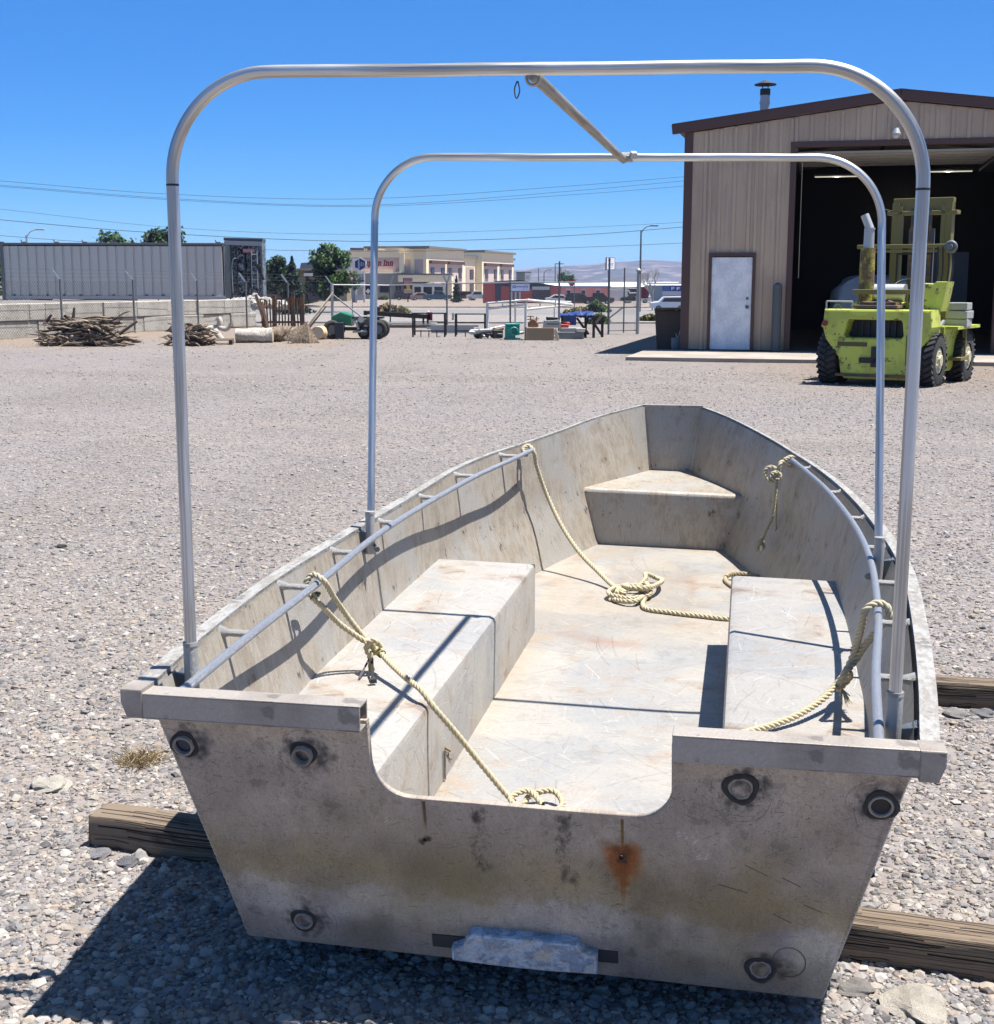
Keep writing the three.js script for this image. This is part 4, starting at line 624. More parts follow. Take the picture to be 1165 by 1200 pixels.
// ------------------------------------------------------------------ forklift before the doorway: x to its right seen from behind, z towards us
{
  const o = thing('forklift', 'old chartreuse yellow-green forklift seen from behind at the shed doorway', 'forklift', V3(6.1, 0, -21.4), -33 * Math.PI / 180); o.scale.setScalar(.95);
  const FM = M.fork, dk = M.black, yel = mat([.165, .14, .04], .55, 0, { bumpMap: metalBump, bumpScale: .004 });
  const face = [[-.55, .14], [.55, .14], [.60, .2], [.66, .48], [.92, .78], [.985, .98], [.96, 1.22], [-.96, 1.22], [-.985, .98], [-.92, .78], [-.66, .48], [-.60, .2]].map(([x, y]) => [x * .89 + .06, y]);
  const win = [[-.54, .755], [.47, .755], [.53, .82], [.50, 1.06], [.45, 1.12], [-.47, 1.12], [-.53, 1.06], [-.58, .82]].map(([x, y]) => [x * .95 + .05, y]);
  part(o, 'counterweight', [mUV(tf(ext(face, .5, .035, [win]), 0, 0, -.12))], FM);
  part(o, 'grille', [box(1.12, .42, .02, -.02, .94, .1)], dk); for (let k = 0; k < 9; k++) part(o, 'grille_bar', box(.016, .38, .03, -.46 + k * .11, .94, .14), M.darkMetal);
  part(o, 'hitch', [box(.42, .09, .06, .02, .42, .42, 0, 0, 0, .01), box(.12, .34, .05, .07, .48, .425, 0, 0, 0, .01)], dk);
  part(o, 'nameplate', [box(.5, .07, .012, -.32, .68, .42), box(.012, .5, .012, .58, .6, .42)], mat([.09, .085, .03], .7));
  part(o, 'lifting_eye', [tf(ni(new THREE.TorusGeometry(.06, .02, 6, 16)), -.7, 1.28, .1), tf(ni(new THREE.TorusGeometry(.06, .02, 6, 16)), .3, 1.28, .25)].slice(0, 1), M.galvDark); part(o, 'tail_lamp', cyl(.05, .05, .04, 14, -.8, 1.02, .43, Math.PI / 2), mat([.2, .02, .02], .3)); part(o, 'tail_lamp', cyl(.05, .05, .04, 14, .76, 1.02, .43, Math.PI / 2), mat([.2, .02, .02], .3));
  part(o, 'lower_lip', [mUV(box(1.16, .05, .05, 0, .17, .43, 0, 0, 0, .01))], M.steel);
  part(o, 'chassis', [mUV(box(1.2, .62, 2.3, 0, .62, -1.2))], FM);
  part(o, 'hood', [mUV(box(1.0, .22, 1.2, 0, 1.26, -.7, 0, 0, 0, .03))], FM);
  part(o, 'radiator_tray', [box(.75, .05, .5, 0, 1.3, .1, 0, 0, 0, .01), box(.6, .05, .34, .02, 1.35, .08), tf(ni(new THREE.TorusGeometry(.13, .03, 6, 18)), -.12, 1.36, .12, Math.PI / 2), bar(V3(.3, 1.34, .2), V3(.05, 1.4, -.1), .03, 8)], M.steel);
  part(o, 'guard_rail', [bar(V3(-.4, 1.25, -.05), V3(-.4, 1.52, -.05), .02, 6), bar(V3(.42, 1.25, -.05), V3(.42, 1.52, -.05), .02, 6), bar(V3(0, 1.25, -.05), V3(0, 1.52, -.05), .014, 6), box(1.0, .08, .06, 0, 1.54, -.05, 0, 0, 0, .01)], yel);
  part(o, 'side_rail', [bar(V3(-.9, 1.24, .1), V3(-.9, 1.38, .1), .015, 6), bar(V3(-.9, 1.38, .1), V3(-.45, 1.38, .1), .015, 6), bar(V3(-.45, 1.24, .1), V3(-.45, 1.38, .1), .015, 6)], M.galv);
  // exhaust: perforated guard, pipe and cut tip
  const ex = part(o, 'exhaust_guard', [cyl(.12, .14, 1.1, 20, -.36, 1.72, -.3)], mat(null, .85, 0, { map: colorTex(1024, (i, x, y) => (((x >> 4) + (y >> 4)) & 1) && N2[i] > .44 ? [.05, .04, .03] : mixc([.36, .33, .06], [.16, .10, .05], sstep(.4, .6, N1[i])), 2) }));
  part(o, 'exhaust_pipe', [cyl(.085, .09, .36, 18, -.35, 2.40, -.3), cyl(.092, .092, .02, 18, -.345, 2.59, -.3)], M.galv); part(o, 'exhaust_tip', [tf(cyl(.07, .07, .26, 18), -.39, 2.70, -.3, 0, 0, .42)], M.galv);
  // mast, overhead guard and cab frame
  for (const s of [-1, 1]) {
    part(o, 'mast_upright', [mUV(box(.12, 3.0, .2, .02 + s * .47, 1.6, -2.15)), mUV(box(.07, 2.9, .12, .02 + s * .38, 1.6, -2.10))], yel);
    part(o, 'guard_post', [bar(V3(s * .56, 1.3, -1.85), V3(s * .6, 2.3, -1.95), .03, 8)], yel);
    part(o, 'tilt_cylinder', [bar(V3(s * .5, .75, -1.4), V3(s * .5, 1.1, -2.3), .05, 10)], M.galvDark);
  }
  part(o, 'mast_crosshead', [mUV(box(1.06, .24, .16, .02, 3.06, -2.18, 0, 0, 0, .01)), mUV(box(1.24, .07, .24, .02, 2.92, -2.16, 0, 0, 0, .01)), tf(box(.2, .02, .12), -.62, 2.98, -2.3, 0, 0, -.25)], yel);
  part(o, 'guard_bar', [mUV(box(1.7, .07, .10, -.08, 2.32, -1.5, 0, 0, 0, .01)), mUV(box(1.3, .04, .1, 0, 2.24, -1.52))], yel);
  part(o, 'lift_cylinder', [cyl(.06, .06, 1.7, 14, .02, 1.3, -2.12), cyl(.035, .035, 1.1, 12, .02, 2.4, -2.12)], M.galvDark);
  for (const dx of [-.14, .18]) part(o, 'lift_chain', box(.05, 2.2, .02, dx, 1.9, -2.06), M.steel);
  part(o, 'air_cleaner', [cyl(.12, .12, .34, 18, .42, 1.5, -.55), cyl(.07, .07, .1, 14, .42, 1.72, -.55)], M.black); part(o, 'gas_bottle', [tf(cyl(.15, .15, .55, 18), .0, 1.52, -.42, 0, 0, Math.PI / 2)], M.galv);
  part(o, 'hose_drum', [tf(ni(new THREE.TorusGeometry(.075, .04, 8, 18)), .72, 2.3, -1.45), cyl(.05, .05, .3, 12, .72, 2.3, -1.5, Math.PI / 2)], M.galvDark);
  for (const dx of [.5, .58, .68, .74]) part(o, 'hose', pathTube([V3(dx, 2.3, -1.45), V3(dx + .03, 1.9, -1.42), V3(dx + .0, 1.5, -1.4), V3(dx + .05, 1.2, -1.4)], .014, 16, 6), dk);
  part(o, 'carriage', [box(.05, 1.9, .06, -.2, 1.7, -2.2), box(.05, 1.9, .06, .2, 1.7, -2.2), box(.9, .1, .08, 0, 1.4, -2.2), box(.9, .1, .08, 0, .7, -2.2)], M.galvDark);
  part(o, 'windscreen_frame', [box(.03, .9, .03, -.33, 1.75, -1.9), box(.03, .9, .03, .28, 1.75, -1.9), box(.64, .03, .03, -.02, 2.2, -1.9)], dk);
  part(o, 'steering_wheel', [tf(ni(new THREE.TorusGeometry(.19, .016, 8, 26)), -.05, 1.66, -1.55, -1.1), bar(V3(-.05, 1.3, -1.75), V3(-.05, 1.66, -1.55), .025, 8)], dk);
  part(o, 'seat', [box(.5, .14, .45, -.05, 1.42, -1.05, 0, 0, 0, .04), box(.5, .3, .1, -.05, 1.52, -.82, .12, 0, 0, .04)], mat([.10, .035, .02], .7));
  part(o, 'step_box', [mUV(tf(ext([[-.24, 0], [.24, 0], [.32, .46], [.16, .46], [.12, .42], [-.20, .44], [-.26, .47]], .42, .012), .72, 1.24, -.5))], FM, 'bright green open-topped steel box on the right rear corner');
  part(o, 'battery', [box(.36, .13, .42, 1.02, 1.02, -1.05, 0, .05, 0, .01), box(.36, .13, .42, 1.03, 1.16, -1.05, 0, -.02, 0, .01), box(.34, .12, .4, 1.02, 1.3, -1.05, 0, .04, 0, .01)], mat([.33, .34, .33], .6));
  part(o, 'right_fender', [mUV(tf(ext([[0, .28], [.5, .28], [.86, .42], [1.16, .86], [1.5, .98], [1.5, 1.0], [0, 1.0]], .05, .01), .9, -.05, -.42, 0, Math.PI / 2)), mUV(box(.34, .05, 1.5, 1.0, .95, -1.2))], FM).name = 'fender';
  part(o, 'fender', [mUV(box(.34, .05, 1.5, -1.0, .95, -1.2)), mUV(box(.05, .7, 1.0, -.88, .65, -1.3))], FM);
  part(o, 'step', [box(.3, .05, .5, 1.02, .42, -1.0), box(.06, .5, .05, 1.1, .66, -1.2)], yel);
  const wheel = (x, z, r, w) => {
    const g = [tf(ni(new THREE.LatheGeometry([[r * .55, -w / 2], [r * .9, -w / 2], [r * .97, -w / 2 + .03], [r, 0], [r * .97, w / 2 - .03], [r * .9, w / 2], [r * .55, w / 2]].map(([a, b]) => new THREE.Vector2(a, b)), 40)), x, r, z, 0, 0, Math.PI / 2)];
    const T = part(o, 'wheel', g, M.rubber), lug = [];
    for (let k = 0; k < 26; k++) for (const s of [-1, 1]) { const a = (k + (s > 0 ? .5 : 0)) / 26 * Math.PI * 2; lug.push(tf(box(w * .52, .05, .055, 0, 0, 0, 0, s * .5, 0), x + s * w * .26, r + Math.cos(a) * (r + .008), z + Math.sin(a) * (r + .008), a)); }
    stuffPart(T, 'tread_lugs', lug, M.rubber);
    for (const s of [-1, 1]) part(T, 'rim', [cyl(r * .56, r * .5, .03, 26, x + s * (w / 2 - .03), r, z, 0, 0, Math.PI / 2), cyl(.09, .09, .08, 14, x + s * (w / 2 - .01), r, z, 0, 0, Math.PI / 2), ...Array.from({ length: 6 }, (_, k) => cyl(.018, .018, .04, 6, x + s * (w / 2 - .01), r + Math.cos(k * 1.047) * .14, z + Math.sin(k * 1.047) * .14, 0, 0, Math.PI / 2))], mat([.50, .47, .32], .6));
  };
  wheel(-.76, 0, .425, .32); wheel(.86, 0, .425, .32); wheel(-.9, -1.5, .43, .3); wheel(.96, -1.5, .43, .3);
  part(o, 'axle', [bar(V3(-.8, .42, 0), V3(.8, .42, 0), .08, 10)], M.galvDark);
  part(o, 'fork_arm', [box(.12, .05, 1.1, -.3, .12, -2.95), box(.12, .7, .06, -.3, .45, -2.45)], M.galvDark); part(o, 'fork_arm', [box(.12, .05, 1.1, .3, .12, -2.95), box(.12, .7, .06, .3, .45, -2.45)], M.galvDark);
}
// ------------------------------------------------------------------ the far side of the yard: fence, block wall, container, scrap
const gT = (x, y) => { let h = 0, p; for (let k = 0; k < 12; k++) { p = gnd(x, y, h); h = groundH(p.x, p.z); } return p; };   // where the line of sight meets the sloping ground
function thinBars(list, r) {                                   // many straight wires as three-sided rods
  const P = [];
  const d = V3(), s1 = V3(), s2 = V3();
  for (const [a, b] of list) {
    d.copy(b).sub(a).normalize(); s1.set(0, 1, 0); if (Math.abs(d.y) > .9) s1.set(1, 0, 0); s1.cross(d).normalize(); s2.copy(d).cross(s1);
    const c = [0, 2.094, 4.189].map((t) => s1.clone().multiplyScalar(r * Math.cos(t)).addScaledVector(s2, r * Math.sin(t)));
    for (let k = 0; k < 3; k++) { const A = a.clone().add(c[k]), B = a.clone().add(c[(k + 1) % 3]), C = b.clone().add(c[k]), D = b.clone().add(c[(k + 1) % 3]); for (const q of [A, B, D, A, D, C]) P.push(q.x, q.y, q.z); }
  }
  const g = new THREE.BufferGeometry(); g.setAttribute('position', new THREE.Float32BufferAttribute(P, 3)); g.setAttribute('uv', new THREE.Float32BufferAttribute(new Float32Array(P.length / 3 * 2), 2)); g.computeVertexNormals(); return g;
}
function meshWires(A, B, y0, y1, cell = .085) {                 // diagonal wires of a chain-link panel between two foot points
  const len = Math.hypot(B.x - A.x, B.z - A.z), out = [], h = y1 - y0, pt = (s, y) => V3(lerp(A.x, B.x, s / len), lerp(A.y, B.y, s / len) + y, lerp(A.z, B.z, s / len));
  for (let c = -h; c < len; c += cell) for (const dir of [1, -1]) {
    let a = dir > 0 ? c : c + h, b = dir > 0 ? c + h : c, ya = y0, yb = y1;          // goes from (a, y0) to (b, y1)
    const cut = (s) => y0 + (s - a) / (b - a) * h;
    let sa = a, sb = b; if (sa < 0) { ya = cut(0); sa = 0; } if (sa > len) { ya = cut(len); sa = len; } if (sb < 0) { yb = cut(0); sb = 0; } if (sb > len) { yb = cut(len); sb = len; }
    if (Math.abs(sa - sb) > .02) out.push([pt(sa, ya), pt(sb, yb)]);
  }
  return out;
}
function fence(label, feet, H, opts = {}) {
  const o = thing('chain_link_fence', label, 'fence', feet[0]), R = (p) => p.clone().sub(feet[0]);
  const f = feet.map(R);
  f.forEach((p, i) => {
    if (opts.skip?.includes(i)) return;
    const big = opts.big?.includes(i);
    part(o, 'post', bar(p, p.clone().add(V3(0, H + .05, 0)), big ? .06 : .032, 8), big ? M.galv : M.galvDark);
    if (opts.arm) part(o, 'barbed_arm', [flat(p.clone().add(V3(0, H, 0)), p.clone().add(V3(opts.arm * .26, H + .34, -.1)), .05, .02)], M.galv);
  });
  const wires = [], wiresN = []; for (let i = 0; i < f.length - 1; i++) (i < (opts.near || 0) ? wiresN : wires).push(...meshWires(f[i], f[i + 1], .03, H, i < (opts.near || 0) ? .10 : opts.cell || .10));
  stuffPart(o, 'wire_mesh', merge([thinBars(wires, opts.r || .0032), ...(wiresN.length ? [thinBars(wiresN, .0036)] : [])]), M.galvDark);
  for (let i = 0; i < f.length - 1; i++) if (opts.rail) part(o, 'top_rail', bar(f[i].clone().add(V3(0, H, 0)), f[i + 1].clone().add(V3(0, H, 0)), .024, 8), M.galv);
  if (opts.arm) { const bw = []; for (let k = 1; k <= 3; k++) for (let i = 0; i < f.length - 1; i++) bw.push([f[i].clone().add(V3(opts.arm * .08 * k, H + .11 * k, 0)), f[i + 1].clone().add(V3(opts.arm * .08 * k, H + .11 * k, 0))]); stuffPart(o, 'barbed_wire', thinBars(bw, .004), M.galvDark); }
  return o;
}
const onFloor = (x, z) => V3(x, groundH(x, z), z);
const FA = onFloor(-14.4, -36.2), FB = onFloor(-6.62, -54);
const along = (x) => { const n = V3(FB.x - FA.x, 0, FB.z - FA.z), d = ray(x, 360); const t = (FA.x * n.z - FA.z * n.x) / (d.x * n.z - d.z * n.x); return onFloor(d.x * t, d.z * t); };
fence('chain-link fence with leaning barbed-wire arms before the concrete block wall', [along(-70), along(-8), along(72), along(157), along(232), along(289), along(338), FB], 1.62, { arm: -1, big: [7], r: .0018, cell: .14, near: 3 });
{
  const P = [FB, gT(457.6, 381), gT(524, 383.5), gT(598, 386.5), gT(655, 388), gT(713, 391)];
  const o = fence('chain-link fence with single posts across the open dirt beyond the scrap', P, 1.62, { rail: true, r: .0016, cell: .16 });
  const R = (p) => p.clone().sub(P[0]);
  part(o, 'brace', bar(V3(0, 1.25, 0), V3(1.6, .05, .4), .03, 8), M.galvDark);
  for (const i of [1, 2]) { const p = R(P[i]); part(o, 'barbed_arm', [flat(p.clone().add(V3(0, 1.62, 0)), p.clone().add(V3(.14, 2.0, 0)), .06, .02), ...(i === 2 ? [flat(p.clone().add(V3(0, 1.62, 0)), p.clone().add(V3(-.16, 2.0, 0)), .06, .02)] : [])], M.galv); }
}
{
  const a = gT(713, 392), b = gT(747, 391.5), o = thing('wire_gate', 'tall chain-link gate frame standing left of the brown bin', 'gate', a), e = b.clone().sub(a); e.y = 0;
  const up = (t, h) => e.clone().multiplyScalar(t).add(V3(0, h, 0));
  part(o, 'gate_post', bar(up(0, 0), up(0, 2.35), .032, 10), M.galvDark); part(o, 'gate_post', bar(up(1, 0), up(1, 1.95), .055, 10), M.galv); part(o, 'post_cap', tf(ni(new THREE.SphereGeometry(.08, 10, 6)), ...up(1, 1.96)), M.galv);
  part(o, 'frame_bar', bar(up(.52, .05), up(.52, 2.05), .022, 8), M.galvDark); for (const h of [.12, .85, 1.45]) part(o, 'frame_bar', bar(up(0, h), up(1, h), .018, 8), M.galvDark);
  part(o, 'brace', bar(up(0, .5), up(.5, .85), .028, 8), M.galvDark); stuffPart(o, 'wire_mesh', thinBars(meshWires(V3(0, 0, 0), e, .1, 1.8, .085), .004), M.galv);
}
// raised yard behind a wall of concrete blocks
{
  const wf = (x) => along(x).add(V3(-.45, 0, -.95)), A = wf(-75), B = wf(309);
  const L0 = Math.hypot(B.x - A.x, B.z - A.z), dir = V3(B.x - A.x, 0, B.z - A.z).normalize(), ang = Math.atan2(-dir.z, dir.x);
  const o = thing('block_wall', 'retaining wall of big pale concrete blocks below the container', 'wall', A, ang);
  const HB = .5, n = Math.floor(L0 / 1.62); const bg = [0, 1, 2].map(() => { const g = box(1.6, HB - .012, .62, 0, 0, 0, 0, 0, 0, .025); return mUV(g); });
  for (let r = 0; r < 2; r++) for (let k = 0; k < n; k++) { const m = shade(new THREE.Mesh(bg[(k + r) % 3], M.conc)); m.name = 'concrete_block'; m.position.set(.8 + k * 1.62 + (r ? .0 : .35), HB / 2 + r * HB - .03, rr(-.03, .03)); m.rotation.y = rr(-.012, .012); o.add(m); }
  // the filled ground behind it
  const P = [A.clone().addScaledVector(dir, -30), B.clone().addScaledVector(dir, -.6)], back = V3(-.55, 0, -1).normalize();
  const g = gridGeo(50, 30, (a, b) => { const p = P[0].clone().lerp(P[1], a).addScaledVector(back, .3 + (b < .01 ? 0 : .15 + b * 60)); const edge = sstep(.985, 1, a); p.y = groundH(p.x, p.z) * 0 + .74 - .9 * edge + .05 * Math.sin(p.x * 1.7) * Math.sin(p.z * 1.1) * (1 - edge); if (b < .01) p.y = groundH(p.x, p.z) - .05; return p; }, (a, b, q) => [q.x, -q.z]);
  g.setAttribute('color', new THREE.Float32BufferAttribute(new Float32Array(g.attributes.position.count * 3).fill(1.05), 3));
  struct('raised_ground', g, M.ground);
}
// long corrugated container on the raised ground
{
  const y0 = .78, L0 = at(5, 351, 62), R0 = at(263, 351, 62), len = R0.x - L0.x, H = 2.56, o = thing('shipping_container', 'long pale grey corrugated container standing behind the block wall', 'container', V3(L0.x, y0, -62));
  const CM = mat([.53, .515, .48], .6, .1, { bumpMap: metalBump, bumpScale: .006 }), n = 25, w = len / n;
  const pg = mUV(merge([box(w - .1, H - .3, .05, 0, 0, 0), box(.1, H - .3, .02, w / 2, 0, -.03)]));
  for (let k = 0; k < n; k++) { const m = shade(new THREE.Mesh(pg, CM)); m.name = 'side_panel'; m.position.set((k + .5) * w, H / 2, 0); o.add(m); }
  part(o, 'top_rail', box(len + .1, .1, .14, len / 2, H - .05, 0, 0, 0, 0, .01), M.galvDark); part(o, 'bottom_rail', box(len + .1, .16, .12, len / 2, .09, 0, 0, 0, 0, .01), mat([.40, .40, .41], .6));
  part(o, 'roof', box(len, .05, 2.4, len / 2, H - .06, -1.25), CM); part(o, 'back_wall', box(len, H, .06, len / 2, H / 2, -2.42), CM); part(o, 'end_wall', box(.06, H, 2.4, 0, H / 2, -1.22), CM); part(o, 'end_wall', box(.06, H, 2.4, len, H / 2, -1.22), CM);
  part(o, 'corner_post', box(.14, H, .16, .03, H / 2, .02), M.galvDark);
  for (let k = 0; k < 13; k++) part(o, 'fork_pocket', box(.12, .05, .02, .5 + k * (len - 1) / 12, .2, .055), M.black);
  for (const px of [4, 30, 68, 101, 135, 169, 256]) part(o, 'roof_hook', [bar(V3((px - 5) / 258 * len, H, 0), V3((px - 5) / 258 * len - .05, H + .13, 0), .03, 5), box(.22, .05, .08, (px - 5) / 258 * len + .08, H + .02, 0)], M.galvDark);
  for (const x of [1, len * .5, len - 1]) part(o, 'support_block', box(.9, .2, 2.3, x, -.1, -1.2), M.conc);

  // gutted trailer end standing beside it: a frame of bare posts and torn dark skin
  const q = thing('gutted_trailer', 'gutted dark trailer end with bare posts right of the container', 'trailer', V3(R0.x + .06, y0, -62.1)), wd = at(308, 330, 62).x - R0.x - .06, TH2 = 2.72;
  part(q, 'roof', [box(wd + .04, .12, .9, wd / 2, TH2, -.43, 0, 0, -.03)], mat([.04, .06, .07], .4)); part(q, 'fascia', box(wd, .2, .05, wd / 2, TH2 - .17, 0, 0, 0, -.03), mat([.28, .30, .34], .5));
  const skin = mat(null, .35, .45, { map: colorTex(1024, (i) => { const a = N3[i], b = N2[i]; let c = mixc([.05, .06, .07], [.34, .42, .47], sstep(.42, .6, a)); c = mixc(c, [.52, .60, .63], sstep(.58, .66, b) * .9); return mixc(c, [.012, .015, .02], sstep(.55, .65, N4[i])); }, .5), bumpMap: fiberBump, bumpScale: .03 });
  for (const [a, b, z, m] of [[.0, .26, 0, 0], [.28, .52, -.25, 1], [.54, .9, -.12, 1], [.93, 1.15, -.3, 1], [1.18, 1.5, -.16, 1], [1.53, wd - .05, -.1, 1]]) part(q, 'skin_panel', mUV(box((b - a), TH2 - .35, .03, (a + b) / 2, TH2 / 2 - .1, z, 0, rr(-.2, .2), 0)), m ? skin : mat([.22, .27, .27], .4, .3, { bumpMap: metalBump, bumpScale: .03 }));
  for (const x of [.3, .56, .92, 1.2, 1.52, wd - .04]) part(q, 'post', box(.05, TH2 - .3, .06, x, TH2 / 2 - .15, .03), x > 1.4 ? M.galvDark : M.black);
  part(q, 'ladder', [bar(V3(1.24, .5, .08), V3(1.24, 2.2, .08), .018, 6), bar(V3(1.5, .5, .08), V3(1.5, 2.2, .08), .018, 6), ...[0, 1, 2, 3, 4, 5].map((k) => bar(V3(1.24, .65 + k * .28, .08), V3(1.5, .65 + k * .28, .08), .014, 6))], mat([.5, .53, .55], .4, .4));
  part(q, 'torn_strip', flat(V3(1.45, 1.6, .1), V3(1.78, .9, .1), .12, .01), M.black); part(q, 'marker_panel', box(.5, .16, .02, 1.1, TH2 - .5, .06), mat([.38, .19, .22], .5)); part(q, 'pipe', pathTube([V3(.35, .3, .1), V3(.35, 1.6, .1), V3(.42, 1.85, .1), V3(.55, 1.88, .1)], .02, 20, 6), M.galv);
  part(q, 'side_wall', box(.05, TH2, .8, wd - .03, TH2 / 2, -.45), skin); part(q, 'back_wall', box(wd, TH2, .05, wd / 2, TH2 / 2, -.85), M.black);
}
// heap of broken concrete at the end of the raised ground
{
  const c = at(297, 352, 52); c.y = .55; const o = thing('rubble', 'heap of broken pale concrete below the gutted trailer', 'rubble', c), geos = [];
  for (let k = 0; k < 240; k++) { const x = rr(-1.5, 1.2), z = rr(-1, 1), h = .5 * (1 - Math.abs(x) / 2.2) * (1 - Math.abs(z) / 1.8), s = rr(.05, .16); geos.push(tf(ni(new THREE.DodecahedronGeometry(s, 0)), x, h * rnd() + .08, z, rnd() * 6, rnd() * 6, rnd() * 6)); }
  stuffPart(o, 'chunks', geos, mat([.40, .38, .35], .9)); o.userData.kind = 'stuff';
}
// ---- wood piles
const branchGeo = [0, 1, 2, 3, 4].map((k) => { const pts = []; for (let i = 0; i <= 6; i++) pts.push(V3((i / 6 - .5) * 2, rr(-.05, .05), rr(-.05, .05))); const g = pathTube(pts, 1, 12, 5), p = g.attributes.position; const c = new THREE.CatmullRomCurve3(pts, false, 'centripetal'); for (let i = 0; i < p.count; i++) { const x = p.getX(i), t = clamp(x / 2 + .5), q = c.getPoint(t); const r = lerp(.025, .011, t) * (1 + .15 * Math.sin(t * 20)); const dy = p.getY(i) - q.y, dz = p.getZ(i) - q.z, l = Math.hypot(dy, dz) || 1; p.setXYZ(i, x, q.y + dy / l * r, q.z + dz / l * r); } g.computeVertexNormals(); return g; });
M.deadWood = [mat(null, .95, 0, { map: barkT }), mat([.16, .125, .095], .95), mat([.075, .055, .045], .95), mat([.38, .31, .23], .95)];
function brush(label, pos, w, h, n, extra) {
  const o = thing('brush_pile', label, 'wood pile', pos, 0, 'heaps of cut branches');
  for (let k = 0; k < n; k++) {
    const t = k / n, y = h * Math.pow(rnd(), 1.4), sp = 1 - .6 * y / h, m = shade(new THREE.Mesh(branchGeo[k % 5], M.deadWood[(rnd() * 4 | 0) % (rnd() < .75 ? 3 : 4)]));
    const L = rr(.35, .85) * w * .42; m.name = 'branch'; m.position.set(rr(-.5, .5) * w * sp * .75, y + .05, rr(-.5, .5) * .9 * sp); m.rotation.set(rr(-.4, .4), rr(-.45, .45) + (rnd() < .5 ? Math.PI : 0), rr(-.28, .28)); m.scale.set(L, rr(.9, 1.8), rr(.9, 1.8)); o.add(m);
  }
  if (extra) extra(o); return o;
}
brush('large heap of cut grey-brown branches below the left end of the block wall', gT(101, 405), 1.95, .58, 190, (o) => { for (const [a, b] of [[V3(-.95, .6, .1), V3(-.8, .78, .1)], [V3(-.3, .6, 0), V3(-.25, .95, 0)], [V3(.9, .3, .2), V3(1.35, .62, .1)]]) part(o, 'stub', bar(a, b, .05, 7, .03), M.deadWood[2]); });
brush('small heap of split wood and branches right of the large brush heap', gT(222, 405), 1.15, .42, 90);
{
  const c = gT(245, 403), o = thing('pallet', 'low wooden pallet lying before the small brush heap', 'pallet', c.clone().add(V3(.12, 0, .1)), .15); for (let k = 0; k < 6; k++) part(o, 'slat', box(1.05, .02, .11, 0, .12, -.42 + k * .17), M.deadWood[1]); for (const x of [-.48, 0, .48]) part(o, 'runner', box(.09, .1, .95, x, .055, 0), M.deadWood[2]);
  const s = thing('white_stump', 'bleached gnarled stump rising from the small brush heap', 'stump', gT(250, 398)); part(s, 'root', [pathTube([V3(-.35, .2, 0), V3(-.1, .3, .05), V3(.15, .35, 0), V3(.2, .5, 0), V3(.14, .62, .02)], .085, 20, 7), pathTube([V3(.15, .35, 0), V3(.4, .3, .1), V3(.5, .42, .1)], .07, 10, 6), pathTube([V3(.05, .3, 0), V3(.2, .12, .2), V3(.3, 0, .25)], .09, 10, 6)], mat([.62, .57, .50], .9, 0, { bumpMap: fiberBump, bumpScale: .03 }));
}
